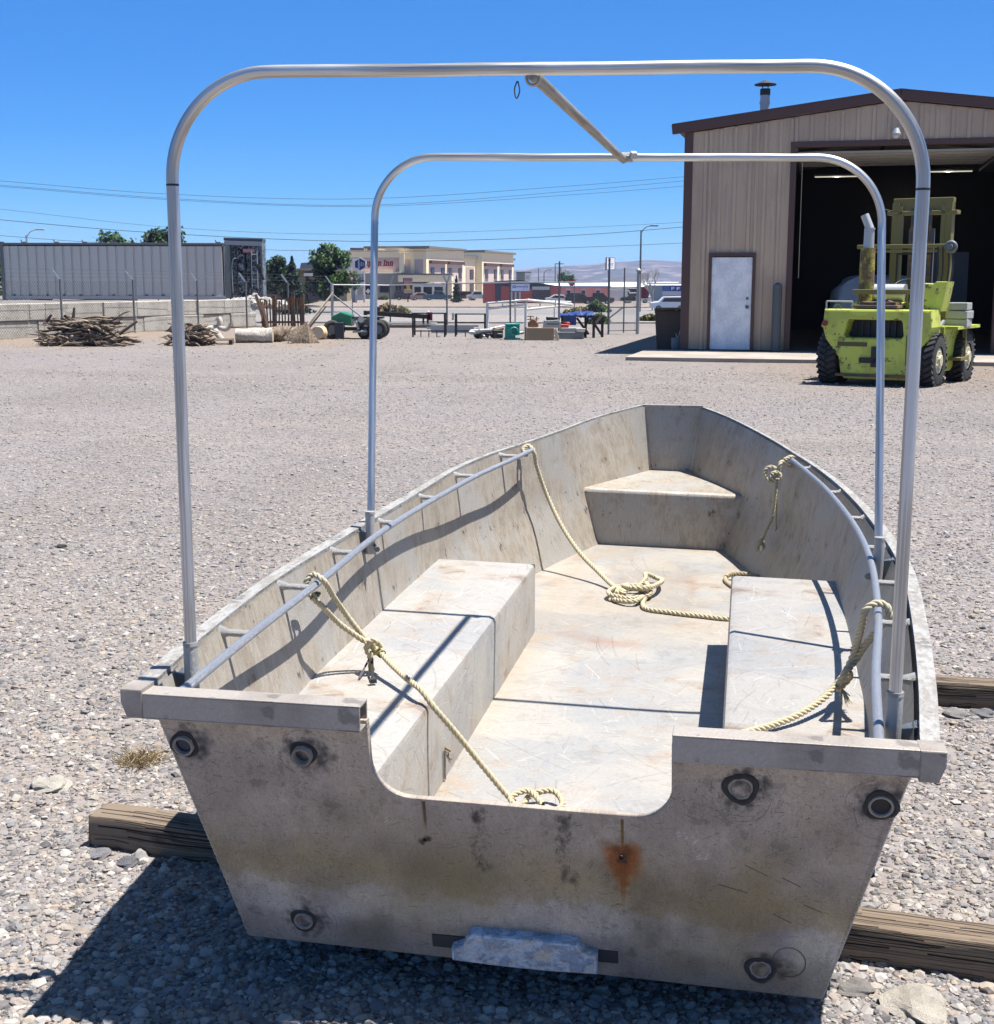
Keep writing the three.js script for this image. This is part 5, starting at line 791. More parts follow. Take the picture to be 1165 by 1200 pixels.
{
  const log = (label, px, py, len, r, ry, m, name = 'log') => { const c = gT(px, py), o = thing(name, label, 'log', c.add(V3(0, 0, -r)), ry); const g = gridGeo(14, 16, (a, b) => { const q = b * 2 * Math.PI, R = r * (1 + .07 * Math.sin(q * 3 + a * 4) + .05 * Math.sin(a * 13 + q)); return V3((a - .5) * len, r + Math.sin(q) * R, Math.cos(q) * R); }, (a, b) => [a * len, b * r * 6], 1.2); part(o, 'bark', g, m); for (const s of [-1, 1]) part(o, 'cut_end', tf(ni(new THREE.CircleGeometry(r * .98, 18)), s * len / 2, r, 0, 0, s * Math.PI / 2, 0), M.paleWood); return o; };
  log('long bleached log lying flat, left of the stacked stumps', 297, 402, .98, .19, .06, mat(null, .9, 0, { map: colorTex(1024, (i) => mixc([.60, .56, .50], [.34, .28, .22], sstep(.45, .62, N3[i]))), bumpMap: fiberBump, bumpScale: .02 }));
  log('short thick round between the bleached log and the split root', 322, 401, .42, .2, .35, M.bark); log('hollow round log end, rightmost of the stumps', 374, 398, .3, .18, 1.25, mat([.50, .38, .24], .9)); log('dark short round leaning behind the stumps', 338, 400, .3, .2, -.4, M.bark);
  const s = thing('split_root', 'wide split root plate lying tilted among the stumps', 'stump', gT(352, 402)); part(s, 'root', tf(gridGeo(24, 10, (a, b) => { const q = a * 2 * Math.PI, r = b * (.42 + .08 * Math.sin(q * 3) + .05 * Math.sin(q * 7)); return V3(Math.cos(q) * r, .55 * (1 - b) ** .7 + .03 * Math.sin(q * 9) * b, Math.sin(q) * r * .7); }), .05, 0, 0, .1, 0, -.25), M.bark);
  // rusty post-and-slat rack
  const c = gT(338, 386), o = thing('rusty_rack', 'rack of rusty steel posts and slats standing behind the logs', 'rack', c);
  const sx = c.z / -F; const X = (px) => (px - 338) * sx;
  for (const [px, h] of [[322, 1.16], [344, 1.24], [355, 1.18]]) part(o, 'post', box(.12, h, .1, X(px), h / 2, 0, 0, 0, rr(-.03, .03)), M.steel);
  part(o, 'leaning_post', flat(V3(X(316), 0, .5), V3(X(303), 1.2, .3), .1, .08), M.steel); part(o, 'leaning_post', flat(V3(X(318), 0, .6), V3(X(310), .95, .3), .08, .06), M.steel);
  for (let k = 0; k < 14; k++) part(o, 'slat', box(.045, rr(.8, .98), .03, X(306.5 + k * 3.5), .56, -.08 + rr(-.05, .05), rr(-.05, .05), 0, rr(-.07, .07)), k % 4 ? M.steel : M.deadWood[1]);
  part(o, 'crossbar', box(X(356) - X(322), .07, .06, X(339), 1.05, -.03), M.steel); part(o, 'crossbar', box(X(356) - X(306), .07, .06, X(331), .25, -.03), M.steel);
  const b = thing('loose_poles', 'two weathered poles leaning toward the fence corner post', 'poles', gT(372, 392)); part(b, 'pole', bar(V3(-.32, .25, 0), V3(.48, 1.28, -.3), .04, 7, .03), M.paleWood); part(b, 'pole', bar(V3(-.25, .2, .1), V3(.26, .85, -.2), .04, 7, .02), M.deadWood[2]);
}
// ---- green utility cart
{
  const c = gT(417, 397.5), o = thing('utility_cart', 'green off-road cart with black bodywork and bare engine', 'cart', c, 0), sx = -c.z / F, X = (px) => (px - 417) * sx, Y = (py) => (397.5 - py) * sx;
  const w = (px, r, z) => { const T = part(o, 'wheel', tf(ni(new THREE.TorusGeometry(r * .72, r * .29, 9, 22)), X(px), r, z, 0, .25), M.rubber); part(T, 'rim', tf(cyl(r * .5, r * .5, .14, 16), X(px), r, z, Math.PI / 2, 0, 0), M.galvDark); };
  w(390, .27, 0); w(390, .27, -.9); w(443, .27, .1); w(443, .27, -.9); w(427, .2, -.1);
  const gm = mat([.02, .16, .075], .35);
  part(o, 'hood', [tf(ext([[X(390), Y(379)], [X(411), Y(381)], [X(411), Y(371)], [X(400), Y(367.5)], [X(390), Y(372)]], .8, .03), 0, 0, -.85)], gm); part(o, 'mudguard', [box(.26, .5, .1, X(398.5), Y(388), .08, 0, 0, .04, .03)], mat([.025, .03, .04], .4));
  part(o, 'frame', [box(1.35, .08, .7, X(418), Y(386), -.4), box(.9, .05, .6, X(430), Y(373), -.4)], M.black); part(o, 'engine', [box(.4, .3, .4, X(427), Y(381), -.3, 0, 0, 0, .04), cyl(.09, .09, .3, 12, X(424), Y(377), .0, 1.2), cyl(.06, .06, .35, 10, X(433), Y(376), .05, .6), box(.25, .12, .2, X(420), Y(374), -.1)], M.galvDark); part(o, 'exhaust', [bar(V3(X(418), Y(376), .1), V3(X(421), Y(386), .12), .035, 8), bar(V3(X(430), Y(388), .1), V3(X(414), Y(389), .1), .03, 8)], M.galv); part(o, 'seat', box(.35, .2, .5, X(436), Y(377), -.4, 0, 0, .1, .05), M.black);
}
// ---- dark beam trailer, steel racks, hydrant and post behind
{
  const c = gT(465, 384), sx = -c.z / F, o = thing('beam_trailer', 'long dark steel beam carried on a low trailer frame', 'trailer', c), X = (px) => (px - 465) * sx, Y = (py) => (384 - py) * sx;
  part(o, 'beam', [flat(V3(X(427), Y(367), 0), V3(X(504), Y(371.5), 0), .16, .2)], M.steelDark = mat([.035, .032, .03], .7)); part(o, 'bed', box(2.6, .05, .6, X(470), Y(379.5), -.2), mat([.45, .46, .46], .6)); for (const px of [442, 496, 501]) part(o, 'leg', box(.07, Y(371) , .07, X(px), Y(371) / 2, 0), M.steelDark); part(o, 'plank', box(2.1, .1, .16, X(476), .06, .3), M.deadWood[1]); part(o, 'stop_plate', box(.16, .3, .2, X(504), Y(371), 0), mat([.16, .03, .035], .6));
  const rack = (label, px0, px1, yb, yt, n, tilt) => { const a = gT(px0, yb), s = -a.z / F, q = thing('steel_rack', label, 'rack', a), w = (px1 - px0) * s, h = (yb - yt) * s; for (const [x, z] of [[0, 0], [w, 0], [0, -.9], [w, -.9]]) part(q, 'upright', box(.05, h * (z ? .95 : 1), .05, x, h / 2, z), M.steelDark); part(q, 'crossbar', box(w, .035, .035, w / 2, h * .62, 0), M.steelDark); part(q, 'crossbar', box(w, .035, .035, w / 2, h * .25, 0), M.steelDark); part(q, 'crossbar', box(w, .035, .035, w / 2, h * .95, -.9), M.steelDark); part(q, 'side_bar', flat(V3(w, h * .95, 0), V3(w, h * .7, -.9), .05, .05), M.steelDark); for (let k = 1; k < n; k++) part(q, 'upright', box(.03, h * .3, .03, w * k / n, h * .14, 0), M.galvDark); return q; };
  rack('open black steel rack frame in front of the beam trailer', 484, 521, 395, 367, 4); rack('second black rack frame, nearer the white pipe frame', 534, 568, 394.5, 368, 3);
  const h = thing('hydrant', 'small red and white hydrant seen over the beam trailer', 'hydrant', gT(502, 374)), hm = mat([.42, .12, .14], .5); part(h, 'barrel', cyl(.13, .15, .62, 14, 0, .33, 0), hm); part(h, 'bonnet', tf(ni(new THREE.SphereGeometry(.15, 14, 8)), 0, .68, 0), mat([.6, .5, .5], .5)); part(h, 'outlet', bar(V3(-.24, .45, 0), V3(.24, .45, 0), .07, 10), hm);
  const p = thing('concrete_post', 'short pale concrete post beyond the racks', 'post', gT(531, 375)); part(p, 'shaft', box(.22, .62, .22, 0, .31, 0, 0, 0, 0, .02), M.conc); part(p, 'cap', box(.26, .06, .26, 0, .64, 0, 0, 0, 0, .01), M.conc);
  const y = thing('machine_frame', 'tangle of rusty machine parts lying left of the teal machine', 'scrap', gT(572, 397)); for (let k = 0; k < 16; k++) part(y, 'part_bar', bar(V3(rr(-.55, .5), rr(.02, .25), rr(-.2, .2)), V3(rr(-.55, .5), rr(.02, .3), rr(-.2, .2)), rr(.02, .05), 7), [M.steelDark, M.galvDark, M.steel, M.galv][k % 4]); part(y, 'gearbox', [box(.3, .24, .3, .25, .14, 0, 0, .3, 0, .03), cyl(.12, .12, .2, 12, -.3, .15, 0, 1.2)], M.steelDark); part(y, 'shaft', bar(V3(-.5, .22, .1), V3(.1, .25, .1), .05, 10), M.galv);
  const u = thing('flat_bars', 'bundle of grey metal channels lying across the rack feet', 'scrap', gT(530, 391)); for (let k = 0; k < 4; k++) part(u, 'channel', box(1.5, .06, .09, rr(-.1, .1), .05 + k * .062, -.2 + k * .03, 0, rr(-.05, .05)), M.galv);
}
// ---- white pipe frame
{
  const a = gT(571, 386), sx = -a.z / F, o = thing('pipe_frame', 'white painted pipe frame with sloping upper rails', 'frame', a), X = (px) => (px - 571) * sx, Y = (py) => (386 - py) * sx, q = (px, py, z = 0) => V3(X(px), Y(py), z), B = (n, p1, p2, r = .035) => part(o, n, bar(p1, p2, r, 8), M.white);
  B('upright', q(571, 386), q(571, 354.5), .05); B('upright', q(604, 380, -1.2), q(604, 353, -1.2)); B('upright', q(615.5, 384.5, .6), q(615.5, 355, .6), .055); B('upright', q(650, 379, -.6), q(650, 354, -.6));
  B('rail', q(571, 356), q(617, 352, .6), .04); B('rail', q(571, 362.5), q(615, 357, .6), .045); B('rail', q(617, 352, .6), q(670, 357.5, -.6), .045); B('rail', q(616, 362.5, .6), q(670, 357.8, -.6), .05); B('rail', q(604, 353, -1.2), q(670, 355, -1.2), .03); B('rail', q(571, 386), q(592, 382, -.4), .035);
  for (const px of [589, 604, 632, 650]) B('strut', q(px, lerp(354.5, 352.3, (px - 571) / 46) + (px > 617 ? 1.5 : 0), .2), q(px, 360.5, .2), .025);
}
// ---- teal machine, crate and scrap, table under a blue tarp
{
  const a = gT(600, 398), sx = -a.z / F, o = thing('teal_machine', 'small bright teal machine housing on the gravel', 'machine', a, .1), W = 18 * sx, tm = mat([.02, .24, .19], .4);
  part(o, 'housing', [box(W * .62, .38, .3, -W * .12, .21, 0, 0, 0, 0, .03), box(W * .3, .3, .26, W * .32, .28, .02, 0, 0, 0, .03)], tm); part(o, 'top_plate', [box(W * .95, .05, .34, 0, .43, 0, 0, 0, 0, .015), box(W * .25, .08, .3, W * .35, .45, 0)], mat([.05, .36, .30], .4)); part(o, 'foot', box(W, .04, .36, 0, .03, 0), tm); part(o, 'flange', [tf(ni(new THREE.TorusGeometry(.1, .03, 8, 18)), W * .1, .24, .17), cyl(.07, .07, .1, 14, -W * .2, .24, .18, Math.PI / 2)], tm); part(o, 'shaft', bar(V3(W * .4, .18, .05), V3(W * .75, .2, .05), .04, 10), M.galv);
  const b = gT(633, 398.5), c = thing('cardboard_crate', 'plain brown crate holding rusty machinery', 'crate', b, -.04); part(c, 'box', box(.78, .35, .5, 0, .175, 0, 0, 0, 0, .01), mat([.30, .23, .155], .9)); part(c, 'flap', box(.1, .3, .4, .45, .16, .02, 0, 0, .3), M.paleWood); part(c, 'end_board', box(.03, .36, .5, -.42, .18, -.01), M.steelDark);
  const r = thing('rusty_valve', 'rusty valve assembly sitting on the brown crate', 'valve', b.clone().add(V3(-.15, .355, 0))); part(r, 'body', [box(.3, .14, .2, -.05, .08, 0, 0, 0, 0, .03), cyl(.1, .12, .14, 12, -.05, .12, .05, 1.57)], mat([.25, .13, .08], .8)); part(r, 'stem', [bar(V3(-.12, .1, 0), V3(-.12, .33, 0), .018, 6), bar(V3(.05, .1, 0), V3(.05, .3, 0), .018, 6)], M.steel); part(r, 'handwheel', [tf(ni(new THREE.TorusGeometry(.09, .016, 6, 18)), -.12, .3, 0, 1.57), bar(V3(-.22, .22, 0), V3(.12, .24, 0), .014, 6)], M.steel);
  const g = thing('grey_unit', 'grey control unit with black top perched on the crate', 'machine', b.clone().add(V3(.33, .355, -.02)), .1); part(g, 'body', tf(ext([[-.22, 0], [.2, 0], [.22, .12], [.16, .2], [-.2, .18]], .36, .012), 0, 0, -.18), mat([.36, .37, .37], .45)); part(g, 'cover', box(.3, .09, .3, .0, .24, 0, 0, 0, -.04, .015), M.black); part(g, 'panel', box(.34, .04, .02, 0, .1, .2), M.galvDark);
  const d = gT(668, 397), s = thing('grey_tray', 'low grey plastic trays stacked between crate and table', 'tray', d); part(s, 'tray', box(.78, .19, .42, 0, .1, 0, 0, 0, 0, .012), mat([.20, .22, .24], .6)); part(s, 'tray', box(.6, .11, .36, .02, .26, -.02, 0, .05, 0, .01), mat([.36, .38, .38], .6));
  const e = thing('red_toolbox', 'red toolbox lying on the grey trays', 'toolbox', d.clone().add(V3(-.2, .315, .0)), .1); part(e, 'case', [box(.3, .1, .2, 0, .05, 0, 0, 0, 0, .015), box(.12, .09, .14, .12, .12, 0, 0, .4, 0, .02)], mat([.46, .06, .05], .5)); part(e, 'handle', pathTube([V3(-.08, .1, 0), V3(-.06, .15, 0), V3(.04, .15, 0), V3(.06, .1, 0)], .01, 12, 6), M.black);
  const f = thing('white_carton', 'flat white carton at the right of the grey trays', 'carton', d.clone().add(V3(.3, .2, .16)), -.05); part(f, 'base', box(.24, .07, .22, 0, .04, 0), M.white); part(f, 'lid', box(.26, .03, .24, 0, .085, 0), M.white);
  const tb = gT(678, 396), t = thing('work_table', 'black steel-legged table with a blue tarp bunched on top', 'table', tb), st = -tb.z / F, X = (px) => (px - 678) * st, Y = (py) => (396 - py) * st;
  part(t, 'tabletop', box(X(697) - X(657), .05, .8, X(677), Y(371), -.4), M.steelDark); for (const [px, z] of [[659, 0], [695.5, 0], [688, -.75], [707, -.5]]) part(t, 'leg', box(.075, Y(371.5), .075, X(px), Y(371.5) / 2, z), M.steelDark);
  part(t, 'brace', flat(V3(X(676), Y(373), -.1), V3(X(690), Y(392), -.1), .07, .04), M.steelDark); part(t, 'brace', flat(V3(X(697), Y(381), -.3), V3(X(706), Y(371), -.4), .07, .04), M.steelDark); part(t, 'brace', flat(V3(X(697), Y(380), -.3), V3(X(706), Y(393), -.4), .07, .04), M.steelDark); part(t, 'brace', flat(V3(X(690), Y(372), -.3), V3(X(684), Y(394), -.3), .06, .04), M.steelDark);
  const bl = thing('blue_tarp', 'crumpled dark blue tarp lying on the black table', 'tarp', tb.clone().add(V3(0, Y(370.5) - .01, 0))); part(bl, 'sheet', gridGeo(40, 20, (a, b) => V3(lerp(X(656), X(696), a), .03 + .07 * sstep(.25, .5, a) * (1 - b * .4) + .03 * Math.sin(a * 23 + b * 9) + .025 * Math.sin(a * 41 - b * 13) - .0 + (b > .93 ? -.1 : 0), lerp(-.82, .04, b)), null, .9), mat([.02, .05, .21], .5)); part(bl, 'hanging_flap', gridGeo(12, 10, (a, b) => V3(lerp(X(660), X(675), a), .02 - b * .28, .06 + .02 * Math.sin(a * 12 + b * 3)), null, .9), mat([.03, .065, .2], .5));
}
// ------------------------------------------------------------------ beyond the fence: street, cars, buildings, trees, hills, wires
const BASE = -2.0;
const depthOf = (y, h = BASE) => { const d = ray(582, y); return -d.z * (h - CAM_H) / d.y; };
// ---- trees made of many leaf faces round a trunk and limbs
const leafMat = (c) => { const m = new THREE.MeshPhysicalMaterial({ roughness: 1, specularIntensity: .2, transmission: .45, thickness: 0 }); m.color.setRGB(...c); return m; };
M.leafs = [[.055, .115, .035], [.085, .16, .045], [.045, .09, .05]].map(leafMat); M.trunk = mat([.10, .075, .055], .95);
function leafBlob(n, size, place) { const P = [], N = []; const a = V3(), b = V3(), c = V3(); for (let i = 0; i < n; i++) { const p = place(); const nx = V3(rr(-1, 1), rr(-.2, 1), rr(-1, 1)).normalize(), t = V3(rr(-1, 1), rr(-1, 1), rr(-1, 1)).cross(nx).normalize(), u = t.clone().cross(nx), s = size * rr(.6, 1.3); a.copy(p).addScaledVector(t, s); b.copy(p).addScaledVector(t, -s * .6).addScaledVector(u, s * .7); c.copy(p).addScaledVector(t, -s * .6).addScaledVector(u, -s * .7); for (const q of [a, b, c]) { P.push(q.x, q.y, q.z); N.push(nx.x, nx.y, nx.z); } }
  { let cx = 0, cy = 0, cz = 0; const m = P.length / 3; for (let i = 0; i < m; i++) { cx += P[3 * i]; cy += P[3 * i + 1]; cz += P[3 * i + 2]; } cx /= m; cy /= m; cz /= m; const q = V3(); for (let i = 0; i < m; i++) { q.set(P[3 * i] - cx, P[3 * i + 1] - cy, P[3 * i + 2] - cz).normalize().multiplyScalar(.8); q.x += N[3 * i] * .5; q.y += N[3 * i + 1] * .5 + .45; q.z += N[3 * i + 2] * .5; q.normalize(); N[3 * i] = q.x; N[3 * i + 1] = q.y; N[3 * i + 2] = q.z; } } const g = new THREE.BufferGeometry(); g.setAttribute('position', new THREE.Float32BufferAttribute(P, 3)); g.setAttribute('normal', new THREE.Float32BufferAttribute(N, 3)); g.setAttribute('uv', new THREE.Float32BufferAttribute(new Float32Array(P.length / 3 * 2), 2)); return g; }
function broadTree(label, pos, H, W, n, mi, cat = 'tree') {
  const o = thing('broadleaf_tree', label, cat, pos), cl = Array.from({ length: 26 }, () => { const a = rnd() * 6.3, y = rr(.28, .95), r = W / 2 * Math.sqrt(rnd()) * (1 - Math.pow(Math.abs(y - .5) * 1.7, 2.2)); return [Math.cos(a) * r, y * H, Math.sin(a) * r, rr(.10, .2) * H]; });
  part(o, 'trunk', [bar(V3(0, 0, 0), V3(.1, H * .45, 0), W * .035, 8, W * .02), ...cl.slice(0, 7).map((c) => bar(V3(0, H * .25, 0), V3(c[0], c[1], c[2]), W * .014, 5, W * .006))], M.trunk);
  part(o, 'crown', leafBlob(n * 2, H * .03, () => { const c = cl[(rnd() * 26) | 0], q = V3(rr(-1, 1), rr(-1, 1), rr(-1, 1)).normalize().multiplyScalar(c[3] * Math.pow(rnd(), .45)); return V3(c[0] + q.x, c[1] + q.y * .8, c[2] + q.z); }), M.leafs[mi]); return o;
}
function conifer(label, pos, H, W, n, mi = 2) {
  const o = thing('conifer_tree', label, 'tree', pos); part(o, 'trunk', bar(V3(0, 0, 0), V3(0, H * .96, 0), W * .04, 8, .02), M.trunk);
  part(o, 'crown', leafBlob(n * 2, H * .026, () => { const t = Math.pow(rnd(), .8), y = H * (.05 + .95 * (1 - t)), tier = .75 + .25 * Math.cos(y / H * 44), a = rnd() * 6.3, lob = .8 + .2 * Math.sin(a * 5 + y * 3), r = W / 2 * t * tier * lob * Math.pow(rnd(), .35); return V3(Math.cos(a) * r, y - r * .25, Math.sin(a) * r); }), M.leafs[mi]); return o;
}
const base = (px, D, h = BASE) => { const p = at(px, 340, D); p.y = h; return p; };
const hpx = (y, D) => at(582, y, D).y - BASE;                    // height above the low ground of a pixel row at a depth
conifer('dark blue-green spruce left of the low tan building', base(343, 150), hpx(301, 150), 62 * 150 / F, 3200);
broadTree('full green leafy tree right of the spruce by the street', base(389, 160), hpx(289, 160), 46 * 160 / F, 3600, 1);
broadTree('dark leafy tree behind the spruce on its left', base(326, 190), hpx(303, 190), 30 * 190 / F, 1300, 0);
conifer('slim dark conifer beside the hotel wing', base(535, 235), hpx(323, 235), 22 * 235 / F, 1500);
broadTree('tall green trees rising above the container roof', base(185, 170), hpx(270, 170), 26 * 170 / F, 1500, 0); broadTree('dark tree top behind the left hoop leg above the container', base(205, 168), hpx(268, 168), 22 * 168 / F, 1400, 0);
broadTree('small round tree top over the middle of the container', base(133, 170), hpx(276, 170), 22 * 170 / F, 1200, 0); broadTree('low tree top just showing over the container roof', base(155, 190), hpx(283, 190), 18 * 190 / F, 800, 1);
broadTree('bushy trees at the left frame edge beside the container', base(-14, 80), hpx(300, 80), 46 * 80 / F, 2600, 1);
broadTree('dark roundish tree over the red building roof', base(660, 330), hpx(318, 330), 14 * 330 / F, 600, 0); broadTree('second small tree over the red building, pointed', base(669, 335), hpx(320, 335), 8 * 335 / F, 500, 0);
{ // bare tree
  const D = 175, o = thing('bare_tree', 'leafless grey tree right of the tall street light', 'tree', base(765, D)), H = hpx(297, D), list = [], go = (a, d, L, r, k) => { const b = a.clone().addScaledVector(d, L); list.push(bar(a, b, r, 5, r * .65)); if (k > 0) for (let i = 0; i < 3 + (k > 3); i++) go(a.clone().lerp(b, rr(.5, 1)), d.clone().add(V3(rr(-.6, .6), rr(0, .35), rr(-.6, .6))).normalize(), L * rr(.5, .72), r * .6, k - 1); };
  go(V3(0, 0, 0), V3(0, 1, 0), H * .36, .11, 5); const tr = part(o, 'trunk', list.slice(0, 1), mat([.24, .22, .20], .9)); void tr; part(o, 'limb', list.slice(1), mat([.26, .24, .23], .9));
}
{ // bushes on the dirt
  const bush = (label, px, py, w, h, n, m, nm = 'bush') => { const p = gT(px, py), s = -p.z / F, o = thing(nm, label, 'bush', p); part(o, 'stems', [0, 1, 2, 3, 4].map((k) => bar(V3(0, 0, 0), V3(Math.cos(k * 1.3) * w * s * .25, h * s * .7, Math.sin(k * 1.3) * w * s * .2), .03, 5, .01)), M.trunk); part(o, 'foliage', leafBlob(n, .09 + .004 * w, () => { const a = rnd() * 6.3, r = Math.sqrt(rnd()), y = rnd(); return V3(Math.cos(a) * r * w * s / 2 * (1 - y * y * .7), y * h * s * (1 - .4 * r), Math.sin(a) * r * w * s * .35); }), m); return o; };
  const dry = leafMat([.34, .26, .14]), grn = leafMat([.10, .17, .05]), yg = leafMat([.26, .25, .10]);
  bush('dry straw-coloured bush beyond the beam trailer', 455, 367, 46, 12, 900, dry); bush('yellow-green half of the dry bush by the fence post', 470, 367, 26, 9, 400, yg);
  bush('round green bush in the dirt behind the blue tarp table', 699, 366, 36, 15, 900, grn); bush('low olive weeds left of the round green bush', 680, 366, 40, 6, 500, yg); bush('tall weed seen through the white pipe frame', 663, 372, 10, 12, 200, yg); bush('yellowish weeds at the foot of the gate beside the bin', 762, 376, 34, 8, 500, yg); bush('small weeds by the second gate bar', 702, 380, 26, 12, 300, grn);
  bush('low trimmed green hedge in front of the hotel', 450, 351.5, 16, 6, 400, grn, 'hedge'); bush('clump of shrubs before the low tan building', 372, 352, 40, 7, 700, grn); bush('round shrub below the price pylon', 397, 352, 26, 7, 500, grn);
}
// ---- kerbs and street
{
  const kerb = (d, m, w, h) => box(420, h, w, 0, BASE + h / 2 - .02 + (d < 128 ? groundH(0, -d) - BASE : 0), -d);
  struct('kerb', [kerb(190, 0, .3, .16)], M.conc); struct('kerb', [kerb(107, 0, .3, .2)], M.conc);
  struct('street', [gridGeo(60, 4, (a, b) => { const x = lerp(-260, 260, a), z = -lerp(150, 176, b); return V3(x, groundH(x, z) + .012, z); }, (a, b, q) => [q.x, -q.z])], mat(null, .9, 0, { map: colorTex(1024, (i) => [.17, .165, .165].map((v) => v * (.85 + .3 * N5[i])), .2) }));
}
// ---- parked cars
function car(label, px, py, kind, col, ry = Math.PI / 2, D0) {
  const D = D0 || depthOf(py), o = thing('parked_car', label, 'car', base(px, D), ry), L = kind === 'pickup' ? 5.4 : kind === 'van' ? 5.2 : 4.6, H = kind === 'sedan' ? 1.45 : kind === 'van' ? 2.3 : 1.75, pm = mat(col, .3, .1);
  const side = kind === 'pickup' ? [[-2.7, .4], [2.7, .4], [2.72, .95], [1.55, 1.08], [.9, 1.75], [-.6, 1.78], [-.75, 1.1], [-2.68, 1.1]] : kind === 'van' ? [[-2.6, .4], [2.6, .4], [2.6, 1.0], [1.9, 1.3], [1.4, 2.2], [-2.55, 2.28]] : kind === 'sedan' ? [[-2.3, .35], [2.3, .35], [2.3, .8], [1.25, .92], [.55, 1.42], [-.9, 1.45], [-1.75, .98], [-2.3, .92]] : [[-2.3, .4], [2.3, .4], [2.3, .95], [1.3, 1.08], [.7, 1.7], [-1.8, 1.75], [-2.25, 1.05]];
  part(o, 'body', tf(ext(side.map(([a, b]) => [a, b]), 1.66, .06), 0, 0, -.83), pm);
  const gw = kind === 'van' ? [[1.2, 1.4], [1.65, 1.4], [1.3, 2.0], [1.15, 2.0]] : kind === 'pickup' ? [[-.55, 1.15], [1.25, 1.15], [.8, 1.65], [-.5, 1.66]] : kind === 'sedan' ? [[-1.45, .98], [1.0, .98], [.5, 1.34], [-.85, 1.36]] : [[-1.95, 1.12], [1.05, 1.12], [.62, 1.6], [-1.65, 1.62]];
  part(o, 'side_window', tf(ext(gw, .02), 0, 0, .885), M.glass); part(o, 'side_window', tf(ext(gw, .02), 0, 0, -.905), M.glass);
  const wt = gw[2], wb = gw[1]; part(o, 'windscreen', flat(V3(wb[0] + .22, wb[1], 0), V3(wt[0] + .14, wt[1] + .02, 0), 1.5, .02, V3(1, .6, 0)), M.glass); part(o, 'rear_window', box(.03, .36, 1.3, side.at(-1)[0] + (kind === 'van' ? -.02 : .22), H - .4, 0, 0, 0, .25), M.glass);
  for (const [x, z] of [[-L * .3, .78], [L * .3, .78], [-L * .3, -.78], [L * .3, -.78]]) { const w = part(o, 'wheel', cyl(.34, .34, .22, 18, x, .34, z, Math.PI / 2), M.rubber); part(w, 'rim', cyl(.2, .2, .24, 12, x, .34, z, Math.PI / 2), M.galv); }
  part(o, 'headlight', box(.05, .14, .3, L / 2 + .03, .78, .6), M.white); part(o, 'headlight', box(.05, .14, .3, L / 2 + .03, .78, -.6), M.white); part(o, 'tail_light', box(.05, .16, .2, -L / 2 - .03, .85, .65), mat([.3, .01, .01], .4)); part(o, 'tail_light', box(.05, .16, .2, -L / 2 - .03, .85, -.65), M.tail ||= mat([.3, .01, .01], .4));
  return o;
}
car('dark purple-black suv parked before the hotel entrance poster', 476, 352, 'suv', [.03, .022, .035], 0); car('pinkish tan sedan parked next to the dark purple suv', 494, 352, 'sedan', [.30, .21, .18], .2); car('teal-blue pickup parked in front of the white portico columns', 513, 352, 'pickup', [.03, .10, .15], 0);
car('dark maroon suv parked right of the slim conifer', 546, 352, 'suv', [.08, .03, .03], .3); car('white pickup parked before the hotel wing', 561, 352, 'pickup', [.6, .6, .6], Math.PI); car('black sedan parked beside the white pickup', 580, 352.2, 'sedan', [.02, .022, .03], 0); car('dark grey suv parked at the red building corner', 602, 353, 'suv', [.05, .055, .065], Math.PI);
car('black suv parked left of the green bush by the red building', 678, 356, 'suv', [.02, .02, .022], .1); car('black pickup parked behind the green bush', 700, 356, 'pickup', [.018, .02, .02], 0); car('white box van behind the wire gate', 727, 355, 'van', [.62, .63, .64], 0); car('white pickup seen through the gate mesh', 745, 355, 'pickup', [.55, .56, .58], Math.PI); car('silver-white suv parked beside the shed corner', 784, 357, 'suv', [.62, .64, .68], Math.PI, 172); car('white sedan roof showing behind the white pipe rail', 656, 356, 'sedan', [.6, .6, .6], 0); car('dark suv in the shade before the low tan building', 390, 352, 'suv', [.02, .025, .03], 0);
